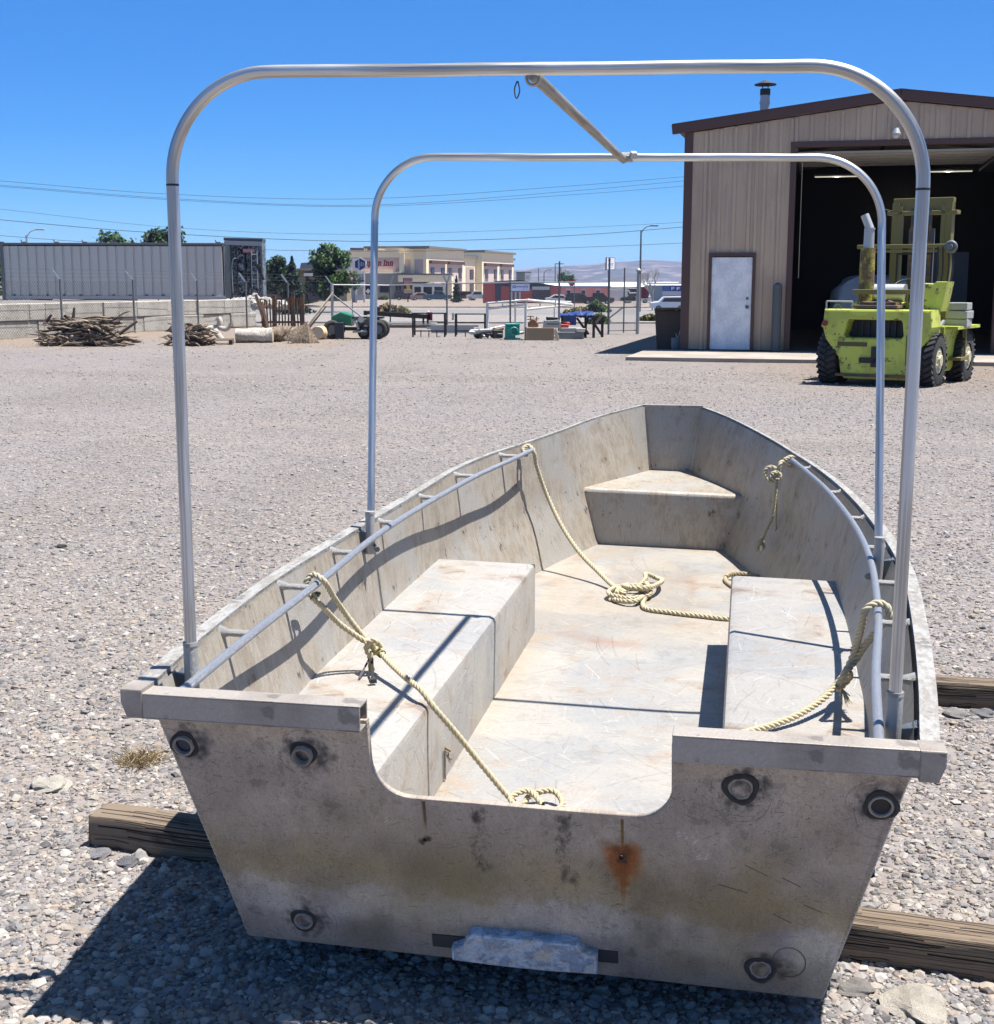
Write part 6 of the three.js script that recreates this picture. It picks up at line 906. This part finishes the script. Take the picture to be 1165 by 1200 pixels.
// ---- hotel
{
  const D = 285, c0 = V3(at(407, 330, D).x, BASE, -D), o = thing('hotel', 'cream three-storey hotel with mauve panels and red script sign', 'hotel', c0), X = (px) => at(px, 330, D).x - c0.x, Y = (py) => hpx(py, D);
  const cream = mat([.78, .655, .44], .85), mauve = mat([.46, .36, .33], .85), olive = mat([.34, .32, .27], .85), capM = mat([.17, .16, .14], .8), win = mat([.025, .02, .04], .15), creamL = mat([.86, .74, .52], .85);
  const bx = (n, x0, x1, y1, y0, z, d, m, lab) => part(o, n, box(X(x1) - X(x0), Y(y1) - Y(y0), d, (X(x0) + X(x1)) / 2, (Y(y1) + Y(y0)) / 2, z), m, lab);
  // front block with the sign
  bx('front_block', 407, 470, 293.5, 356, -7, 14, cream); bx('sign_panel', 411, 468, 302, 319.5, .05, .12, mauve); bx('pier', 469, 474.5, 297, 320, .6, 2, creamL); bx('parapet_cap', 411, 427, 290.6, 293.6, -2, 4, capM); bx('parapet_cap', 431, 440, 291.2, 293.6, -2, 4, capM); bx('parapet_cap', 452, 474, 290.8, 293.6, -2, 4, cream); bx('front_block', 474, 486, 298, 356, -6, 12, cream); bx('recess_panel', 473.5, 485, 304, 320.5, .05, .12, mat([.60, .48, .44], .85)); bx('front_block', 486, 500, 291.5, 356, -7, 16, cream); bx('recess_panel', 486.5, 496.5, 304.5, 320.5, 1.06, .12, mauve); bx('tower_cap', 481, 501, 290, 291.8, -5, 16, capM);
  bx('cornice', 405, 471, 318.8, 320.6, .6, 1.6, creamL); bx('lower_wall', 405.5, 474, 320.6, 356, 1, 3, olive); bx('lower_wall', 405, 413, 321, 345, 2.6, .3, creamL);
  for (const [a, b, y1, y0] of [[446, 457, 333.5, 343], [464.5, 471, 335, 347], [428, 436, 333, 345]]) { const f = bx('window', a, b, y1, y0, 2.55, .1, M.black); part(f, 'pane', box(X(b) - X(a) - .4, Y(y1) - Y(y0) - .4, .04, (X(a) + X(b)) / 2, (Y(y1) + Y(y0)) / 2, 2.62), win); }
  // entrance canopy
  bx('canopy', 470, 531, 322.5, 330.5, 4, 9, creamL); bx('canopy_cornice', 469, 531.5, 320.9, 322.6, 4, 9.6, capM); bx('canopy_wall', 524, 531, 330, 352, 4, 8, creamL); bx('canopy_fascia', 484, 527, 333.5, 336, 6, 6, M.white); for (const px of [485.5, 496, 508.5, 521]) bx('column', px, px + 2.6, 336, 352, 8.2, .5, M.white); bx('canopy_back', 487, 524, 336, 352, 2, .3, win);
  // wing running away from us: s along it, y up
  const A = V3(at(500, 330, D).x - c0.x, 0, 1), Bq = V3(at(606, 330, 360).x - c0.x, 0, -75), wl = A.distanceTo(Bq), ang = Math.atan2(-(Bq.z - A.z), Bq.x - A.x), T = (g) => tf(g, A.x, 0, A.z, 0, ang, 0);
  const S = (px) => { const d = ray(px, 330), w = A.clone().add(c0), e = Bq.clone().sub(A).normalize(); const t = (w.x * e.z - w.z * e.x) / (d.x * e.z - d.z * e.x); return V3(d.x * t, 0, d.z * t).sub(V3(w.x, 0, w.z)).dot(e); };
  const wb = (n, s0, s1, y0, y1, z, d, m) => part(o, n, T(box(s1 - s0, y1 - y0, d, (s0 + s1) / 2, (y0 + y1) / 2, z)), m);
  const HA = Y(291.3), s = { a: 0, b: S(543.5), c: S(565), d: S(601.5), e: wl };
  wb('wing_block', 0, s.b, 0, HA, -7, 14, creamL); wb('wing_cap', -.1, s.b + .2, HA, HA + .5, -6.6, 14.6, capM); wb('wing_link', s.b, s.c, 0, HA - 1.4, -8.6, 14, creamL); wb('link_cap', s.b, s.c, HA - 1.4, HA - .9, -8.2, 14.4, capM); wb('wing_block', s.c, s.d, 0, HA + .1, -7, 14, creamL); wb('wing_cap', s.c - .2, s.d + .2, HA + .1, HA + .6, -6.6, 14.6, capM); wb('wing_end', s.d, s.e, 0, HA - 1.3, -8, 14, cream); wb('link_cap', s.d, s.e, HA - 1.3, HA - .8, -7.6, 14.4, capM);
  const bays = [[503, 521.5], [524, 541.5], [567, 582.5], [585.5, 599.5]], tops = HA - 3.0;
  for (const [p, q] of bays) {
    const a = S(p), b = S(q); wb('bay_panel', a, b, .6, tops, .05, .14, mat([.60, .48, .44], .85)); wb('bay_awning', a - .1, b + .1, tops - .1, tops + .6, .35, .7, M.trim);
    for (const yy of [tops - 3.1, tops - 6.3]) for (const t of [.06, .72]) { const w0 = lerp(a, b, t), w1 = w0 + (b - a) * .22; const f = wb('window', w0, w1, yy, yy + 2.2, .14, .1, M.trimDark); part(f, 'pane', T(box(w1 - w0 - .5, 1.9, .04, (w0 + w1) / 2, yy + 1.1, .22)), win); wb('air_grille', w0, w1, yy - .6, yy - .1, .14, .08, capM); }
  }
  for (const [p, q] of [[544.5, 549], [553.5, 562.5]]) { const a = S(p), b = S(q); wb('bay_panel', a, b, .6, HA - 3.4, -1.52, .14, mauve); if (q > 560) for (const yy of [HA - 6.2, HA - 9.4]) { const w0 = lerp(a, b, .42), w1 = lerp(a, b, .9), f = wb('window', w0, w1, yy, yy + 2.2, -1.42, .1, M.trimDark); part(f, 'pane', T(box(w1 - w0 - .5, 1.9, .04, (w0 + w1) / 2, yy + 1.1, -1.35)), win); } }
  // lettering on the sign panel
  const lt = canvasTex(1024, 256, (g, w, h) => { g.clearRect(0, 0, w, h); g.fillStyle = '#7d1524'; g.font = 'italic bold 190px serif'; g.textBaseline = 'middle'; g.textAlign = 'center'; g.lineWidth = 10; g.strokeStyle = '#7d1524'; g.fillText('Hampton Inn', w / 2, h / 2, 980); g.strokeText('Hampton Inn', w / 2, h / 2, 980); });
  part(o, 'lettering', tf(ni(new THREE.PlaneGeometry(X(462) - X(414), (X(462) - X(414)) / 4)), (X(462) + X(414)) / 2, Y(308.5), .16), mat(null, .6, 0, { map: lt, alphaTest: .5, transparent: true }));
}
// ---- hexagon pylon, poster stand, yield sign
{
  const D = 235, o = thing('pylon_sign', 'tall pylon with a white-edged blue hexagon sign on two posts', 'sign', base(420.5, D)), s = D / F, X = (px) => (px - 420.5) * s, Y = (py) => hpx(py, D);
  const hex = (r, z, m, n) => part(o, n, tf(cyl(r, r, .5, 6), X(422.5), Y(310), z, Math.PI / 2, 0, 0), m); hex(8.2 * s, -.1, M.white, 'hexagon_frame'); part(o, 'cabinet_side', box(7 * s, 14 * s, .9, X(417), Y(310.5), -.6), mat([.62, .63, .66], .6));
  const ht = canvasTex(256, 256, (g, w, h) => { g.fillStyle = '#1d2550'; g.fillRect(0, 0, w, h); g.fillStyle = '#c9d2ee'; g.textAlign = 'center'; g.font = 'italic bold 62px serif'; g.fillText('Hampton', w / 2, 118, 220); g.font = 'italic bold 58px serif'; g.fillStyle = '#9db6e6'; g.fillText('Inn', w / 2, 178); g.fillRect(88, 200, 80, 8); });
  const hg = ni(new THREE.CircleGeometry(6.7 * s, 6)); hg.rotateZ(Math.PI / 2); part(o, 'hexagon_face', tf(hg, X(422.5), Y(310), .17), mat(null, .5, 0, { map: ht }));
  for (const px of [417.3, 426.5]) part(o, 'post', box(2.2 * s, Y(318), .4, X(px), Y(318) / 2, -.2), M.white); part(o, 'post', box(3 * s, Y(318), .4, X(414.5), Y(318) / 2, -.5), mat([.26, .26, .29], .6)); for (const [a, b, c] of [[318.5, 321, M.white], [328.8, 330, M.black], [331, 336, M.white], [336, 337.5, M.galv], [346, 352, M.galv]]) part(o, 'cross_panel', box(10 * s, (b - a) * s, .3, X(422), Y((a + b) / 2), .05), c); part(o, 'reader_board', box(7 * s, 8 * s, .2, X(422.5), Y(325), -.1), mat([.34, .33, .33], .6)); part(o, 'diamond_panel', tf(box(4 * s, 4 * s, .1), X(431), Y(341.5), -.3, 0, 0, .8), M.white);
  const p = thing('poster_stand', 'tall poster board with red top and gold emblem by hotel entrance', 'sign', base(478, 240)), t = 240 / F, PT = canvasTex(128, 256, (g, w, h) => { g.fillStyle = '#a88a84'; g.fillRect(0, 0, w, h); g.fillStyle = '#6d4a4a'; for (let k = 0; k < 4; k++) g.fillRect(14 + k * 28, 14, 18, 26); g.fillStyle = '#b46f72'; for (let k = 0; k < 3; k++) g.fillRect(60, 58 + k * 18, 48, 9); g.fillStyle = '#3a201a'; g.fillRect(0, 120, w, 70); g.fillStyle = '#c9a43c'; g.beginPath(); g.ellipse(66, 128, 30, 30, 0, 0, 6.3); g.fill(); g.fillRect(44, 150, 50, 40); g.fillStyle = '#d9d2b8'; g.fillRect(12, 186, 108, 8); g.fillStyle = '#b79a58'; g.fillRect(30, 200, 78, 40); });
  part(p, 'board', box(11 * t, 18 * t, .15, 0, hpx(335, 240), 0), M.trimDark); part(p, 'print', tf(ni(new THREE.PlaneGeometry(10 * t, 17 * t)), .3 * t, hpx(335, 240), .1), mat(null, .6, 0, { map: PT })); part(p, 'post', bar(V3(0, 0, 0), V3(0, hpx(344, 240), 0), .1, 8), M.trimDark);
  const y = thing('yield_sign', 'inverted red and white triangle sign left of the pylon', 'sign', base(412.7, 150)), ys = 150 / F; part(y, 'post', bar(V3(0, 0, 0), V3(0, hpx(328, 150), 0), .05, 8), M.galvDark); const tri = (r, z, m, n) => part(y, n, tf(cyl(r, r, .03, 3), 0, hpx(326.5, 150), z, Math.PI / 2, Math.PI, 0), m); tri(4.2 * ys, .07, mat([.25, .05, .06], .5), 'red_border'); tri(2.2 * ys, .1, M.white, 'white_centre');
  const sp = thing('stop_sign', 'red octagonal stop sign on a post before the red building', 'sign', gT(673, 366)), ss = 93 / F; void ss; const ds = -sp.position.z, k = ds / F, hh = (366 - 332) * k; part(sp, 'post', bar(V3(0, 0, 0), V3(0, hh + 4 * k, 0), .05, 8), M.galvDark);
  const oct = cyl(4.1 * k, 4.1 * k, .03, 8); oct.rotateY(Math.PI / 8); part(sp, 'plate', tf(oct, -3.4 * k, hh, .06, Math.PI / 2), mat([.36, .035, .04], .5));
  const st = canvasTex(128, 128, (g) => { g.fillStyle = '#9e2530'; g.fillRect(0, 0, 128, 128); g.fillStyle = '#eadfe0'; g.font = 'bold 44px sans-serif'; g.textAlign = 'center'; g.fillText('STOP', 64, 80, 108); }); const of = ni(new THREE.CircleGeometry(3.7 * k, 8)); of.rotateZ(Math.PI / 8); part(sp, 'face', tf(of, -3.4 * k, hh, .08), mat(null, .5, 0, { map: st }));
}
// ---- other buildings
{
  const bld = (name, label, D, px0) => { const c = base(px0, D); const o = thing(name, label, 'building', c); return { o, X: (px) => (px - px0) * D / F, Y: (py) => hpx(py, D) }; };
  const bx = (B, n, x0, x1, y1, y0, z, d, m) => part(B.o, n, box(B.X(x1) - B.X(x0), B.Y(y1) - B.Y(y0), d, (B.X(x0) + B.X(x1)) / 2, (B.Y(y1) + B.Y(y0)) / 2, z), m);
  const red = mat([.40, .085, .075], .75), redL = mat([.74, .27, .235], .75), navy = mat([.035, .04, .065], .6), gry = mat([.46, .48, .49], .7), wht = mat([.66, .68, .70], .6);
  { const B = bld('red_workshop', 'low red workshop with dark gable band and blue-lettered white sign', 230, 566), g = [[B.X(566), 0], [B.X(656), 0], [B.X(656), B.Y(336)], [B.X(608), B.Y(328.6)], [B.X(566), B.Y(331)]];
    part(B.o, 'front_wall', tf(ext(g, .3), 0, 0, -.3), red); part(B.o, 'gable_band', tf(ext([[B.X(580), B.Y(334.5)], [B.X(656), B.Y(341)], [B.X(656), B.Y(335.5)], [B.X(608), B.Y(328)], [B.X(580), B.Y(329.4)]], .12), 0, 0, .02), navy); part(B.o, 'dark_panel', box(B.X(587) - B.X(580), B.Y(331) - B.Y(352), .1, B.X(583.5), B.Y(341.5), .06), navy);
    const d = bx(B, 'roller_door', 623, 644, 340, 354, .12, .1, M.black); for (let k = 0; k < 6; k++) part(d, 'slat', box(B.X(644) - B.X(623), .1, .04, B.X(633.5), B.Y(341) - k * .34, .18), M.galvDark); bx(B, 'door_head', 623, 643, 335.8, 339.6, .16, .14, gry);
    bx(B, 'corner', 644, 655, 335.5, 354, .1, .1, red); bx(B, 'front_wall', 655, 712, 336.5, 354, -3, 6, redL); bx(B, 'roof', 600, 714, 334.6, 337, -9, 18, wht); for (const px of [662, 679, 696]) { const w = bx(B, 'window', px, px + 6, 339, 351, .04, .1, gry); part(w, 'pane', box(B.X(px + 5) - B.X(px + 1), 1.3, .04, B.X(px + 3), B.Y(345), .12), M.glass); }
    const T = canvasTex(256, 128, (c) => { c.fillStyle = '#c3cbe6'; c.fillRect(0, 0, 256, 128); c.strokeStyle = '#21406f'; c.lineCap = 'round'; c.lineWidth = 13; c.beginPath(); c.arc(46, 52, 20, .7, 5.3); c.stroke(); c.lineWidth = 11; c.beginPath(); c.moveTo(58, 46); for (let k = 0; k < 9; k++) c.lineTo(66 + k * 14, k % 2 ? 46 : 58); c.stroke(); c.lineWidth = 12; c.strokeStyle = '#35618f'; c.beginPath(); c.arc(208, 52, 20, 2.4, 7.4); c.stroke(); c.strokeStyle = '#6c7da8'; c.lineWidth = 5; c.beginPath(); c.moveTo(150, 98); c.lineTo(206, 96); c.stroke(); });
    bx(B, 'sign_box', 598, 620, 332.5, 341, .2, .2, gry); part(B.o, 'sign_face', tf(ni(new THREE.PlaneGeometry(B.X(619.6) - B.X(598.4), B.Y(332.8) - B.Y(340.8))), B.X(609), B.Y(336.8), .32), mat(null, .5, 0, { map: T })); for (let k = 0; k < 5; k++) bx(B, 'crate_stack', 598 + k * 2.4, 600 + k * 2.4, 342, 353, .6, .5, k % 2 ? M.galvDark : gry); }
  { const B = bld('grey_warehouse', 'long pale grey warehouse with a bright white roof behind the gate', 262, 700); bx(B, 'front_wall', 690, 800, 336, 352, -4, 8, gry); part(B.o, 'roof', box(B.X(800) - B.X(640), .12, 9, (B.X(800) + B.X(640)) / 2, B.Y(334.2), -3.2, .13), wht); bx(B, 'left_wall', 640, 690, 336, 350, -6, 8, gry); for (const px of [716, 734]) { const f = bx(B, 'window', px, px + 14, 337, 345, .05, .1, M.galvDark); part(f, 'pane', box(13 * 262 / F, 1.0, .04, B.X(px + 7), B.Y(340.5), .12), M.glass); } bx(B, 'door', 736, 742, 343, 352, .05, .1, wht); }
  { const B = bld('blue_building', 'blue-fronted building with white lettering beside the shed', 240, 760); bx(B, 'front_wall', 760, 830, 334, 352, -3, 6, mat([.22, .29, .34], .7)); bx(B, 'fascia', 758, 830, 330.8, 332.6, .1, 1.2, wht); bx(B, 'blue_band', 776, 830, 334.5, 341, .06, .1, mat([.05, .13, .34], .5)); const T = canvasTex(256, 64, (c) => { c.fillStyle = '#1f3f86'; c.fillRect(0, 0, 256, 64); c.fillStyle = '#d5ddf2'; for (let k = 0; k < 6; k++) { c.fillRect(14 + k * 40, 12 + (k % 3) * 3, 24, 9); c.fillRect(14 + k * 40, 12, 8, 40); c.fillRect(18 + k * 40, 30, 18, 8); } }); part(B.o, 'lettering', tf(ni(new THREE.PlaneGeometry(40 * 240 / F, 5.6 * 240 / F)), B.X(804), B.Y(337.8), .14), mat(null, .5, 0, { map: T })); bx(B, 'lower_band', 776, 830, 341, 346, .04, .08, mat([.45, .48, .56], .6)); }
  { const B = bld('dark_red_shed', 'small dark red container-like shed at the street light foot', 215, 755); bx(B, 'front_wall', 750.5, 760, 336.5, 349.5, -1, 2, mat([.16, .03, .035], .7)); bx(B, 'roof', 750, 760.5, 335.8, 336.6, -1, 2.2, M.galvDark); bx(B, 'door', 753, 757, 339, 349.5, .03, .05, mat([.12, .025, .03], .7)); }
  { const B = bld('low_tan_building', 'low olive-tan building with a flat white roof edge behind spruce', 200, 308); bx(B, 'front_wall', 296, 362, 316, 356, -4, 8, mat([.20, .175, .115], .85)); bx(B, 'roof_edge', 300, 318, 311.5, 316.8, -3, 9, M.white); bx(B, 'roof_edge', 318, 372, 315, 317.2, -3, 9, mat([.26, .23, .16], .8)); bx(B, 'pier', 324.5, 330, 322, 356, .6, 1.2, mat([.10, .10, .11], .8)); bx(B, 'side_wing', 358, 372, 320, 354, -2, 4, mat([.18, .16, .11], .85)); bx(B, 'roof_edge', 358, 371, 320.5, 324, .4, 3, M.white); for (const [a, b] of [[311, 324], [331, 340]]) { const f = bx(B, 'window', a, b, 330.5, 345, .05, .12, M.black); part(f, 'pane', box((b - a - 1) * 200 / F, 1.6, .04, B.X((a + b) / 2), B.Y(338), .13), M.glass); } bx(B, 'entrance', 362, 386, 338, 352, 1, 2, mat([.045, .04, .05], .6)); }
  { const B = bld('grey_roofed_house', 'long low building with a sloping grey roof behind leafy tree', 250, 380); part(B.o, 'roof', tf(ext([[B.X(352), B.Y(317)], [B.X(406), B.Y(317)], [B.X(406), B.Y(304)], [B.X(380), B.Y(306.5)], [B.X(354), B.Y(308.5)]], 8, .02), 0, 0, -8), mat([.13, .16, .19], .7)); bx(B, 'front_wall', 352, 406, 317, 356, -4, 7.6, mat([.24, .21, .15], .85)); bx(B, 'fascia', 352, 406, 316, 318, .05, .3, mat([.35, .31, .23], .8)); const f = bx(B, 'window', 360, 372, 324, 336, -.1, .2, M.black); part(f, 'pane', box(11 * 250 / F, 1.6, .04, B.X(366), B.Y(330), .05), M.glass); }
  { const B = bld('distant_grey_block', 'small grey-green block with a white end right of the hotel', 380, 612); bx(B, 'front_wall', 605.5, 615, 319, 352, -4, 8, mat([.20, .23, .21], .8)); bx(B, 'white_wall', 615, 622, 320.5, 352, -4, 8.2, mat([.62, .66, .68], .6)); bx(B, 'roof', 605, 622.5, 318.4, 319.4, -4, 8.6, M.galvDark); bx(B, 'window', 616, 620, 323, 327, .12, .06, gry); }
}
// ---- street lights, utility poles, box sign
{
  const pole = (label, px, D, ytop, arm, alen, m = M.galvDark) => { const o = thing('street_light', label, 'street light', base(px, D)), H = hpx(ytop, D), s = D / F; part(o, 'pole', bar(V3(0, 0, 0), V3(0, H, 0), .16, 10, .09), m); if (arm) { part(o, 'arm', pathTube([V3(0, H - .3, 0), V3(arm * alen * s * .4, H + .35, 0), V3(arm * alen * s, H + .6, 0)], .06, 14, 6), m); part(o, 'lamp_head', box(1.0, .18, .4, arm * (alen * s + .3), H + .58, 0, 0, 0, 0, .05), m); } return o; };
  pole('tall street light with short right arm before the hills', 750, 165, 270, 1, 12); pole('street light with long arm rising behind the container', 34.5, 150, 276, 1, 13, M.galv); pole('thin lamp pole left of the utility pole', 650.5, 300, 309, 0, 0); pole('lamp pole with cross arms near the hotel end', 637.5, 310, 319, 1, 5); pole('short lamp pole at the right end of the hotel', 631, 330, 314, 0, 0);
  const u = thing('utility_pole', 'wooden utility pole with crossarm above the red building', 'utility pole', base(655.5, 260)), H = hpx(306, 260); part(u, 'pole', bar(V3(0, 0, 0), V3(0, H, 0), .2, 8, .15), M.deadWood[2]); part(u, 'crossarm', box(1.6, .14, .14, 0, H - .5, 0), M.deadWood[2]); part(u, 'transformer', cyl(.25, .25, .8, 10, .3, H - 1.6, .1), M.galv);
  const D = 140, b = thing('box_sign', 'white illuminated-style box sign on a dark pole by gate', 'sign', base(713.5, D)), s = D / F, Y = (py) => hpx(py, D), T = canvasTex(128, 128, (g) => { g.fillStyle = '#fdfdff'; g.fillRect(0, 0, 128, 128); g.fillStyle = '#c7b3c4'; g.fillRect(14, 18, 54, 14); g.fillStyle = '#8d9db4'; g.fillRect(38, 60, 74, 6); for (let k = 0; k < 4; k++) g.fillRect(20 + k * 22, 70, 12, 18); g.fillStyle = '#a9bcc6'; g.fillRect(26, 100, 74, 6); });
  part(b, 'cabinet', box(11.2 * s, 14 * s, 2.6 * s, 1.6 * s, Y(308.8), -1.3 * s, 0, .45), M.black); part(b, 'face', tf(ni(new THREE.PlaneGeometry(10.4 * s, 13 * s)), 1.6 * s, Y(308.8), .04, 0, .45), mat(null, .5, 0, { map: T })); b.children[0].position.set(-.3 * s, 0, 0); b.children[1].position.set(.1 * s, 0, .06); part(b, 'post', bar(V3(0, 0, -.1), V3(0, Y(315), -.1), .11, 10), M.black);
}
// ---- power lines
{
  const lines = [[[-200, 197], [0, 212], [190, 227], [420, 233], [680, 217], [790, 208], [1000, 190]], [[-200, 203], [0, 217], [190, 232], [420, 240.5], [680, 223], [790, 213], [1000, 194]], [[-200, 206], [0, 218.5], [190, 233.5], [420, 242], [680, 227.5], [790, 219], [1000, 200]], [[-200, 225], [0, 245], [200, 266.5], [400, 274.5], [640, 268], [790, 261], [1000, 246]], [[-200, 238], [0, 257.5], [170, 272], [400, 282.5], [560, 281], [700, 274], [800, 266], [1000, 248]], [[-200, 259], [0, 276], [110, 284], [320, 293], [540, 293.6], [795, 285], [1000, 273]]];
  const labs = ['topmost thin power line crossing the sky', 'power line just below the topmost one', 'third thin power line of the upper group', 'faint power line alone midway down the sky', 'most distinct power line crossing above the hotel', 'lowest power line, level with the hotel roof'];
  lines.forEach((pts, k) => { const D = 88 + k * 3, w = pts.map(([x, y]) => at(x, y, D)), c = w[2], o = thing('power_line', labs[k], 'power line', c, 0, 'power lines across the sky'); part(o, 'wire', pathTube(w.map((p) => p.clone().sub(c)), [.012, .012, .012, .011, .02, .016][k], 120, 5), M.black); });
}
// ---- hills on the horizon
{
  const hN = fbm(256, 6, 6, 6, 91, .55), D0 = 3400;
  const prof = (px) => { const pts = [[-2500, 322], [-800, 322], [200, 326], [480, 318], [600, 313.5], [640, 309.5], [680, 307.3], [720, 303.5], [762, 301], [800, 303], [900, 299], [1200, 305], [2200, 315], [4000, 322]]; let k = 0; while (k < pts.length - 2 && px > pts[k + 1][0]) k++; return lerp(pts[k][1], pts[k + 1][1], sstep(0, 1, clamp((px - pts[k][0]) / (pts[k + 1][0] - pts[k][0])))); };
  const g = gridGeo(420, 26, (a, b) => { const px = lerp(-1800, 3200, a), D = D0 + 900 * b, hmax = at(582, prof(px), D0 + 800).y + 2, n = hN[((b * 60) & 255) * 256 + ((a * 1500) & 255)], ra = hN[((b * 14) & 255) * 256 + ((a * 2600) & 255)]; const p = at(px, 330, D); p.y = BASE - 4 + hmax * (Math.pow(b, .8)) * (b < .9 ? .93 + .1 * n - .22 * (1 - b) * Math.abs(ra - .5) * 2 : 1 - 3 * (b - .9) * (b > .96)); return p; }, (a, b) => [a * 15, b * 1.1], .9);
  struct('hills', g, mat(null, .95, 0, { map: colorTex(1024, (i) => mixc(mixc([.085, .075, .075], [.20, .17, .155], sstep(.5, .66, N2[i])), [.055, .06, .05], sstep(.45, .62, N4[i]))) }));
}

renderer.render(scene, camera);
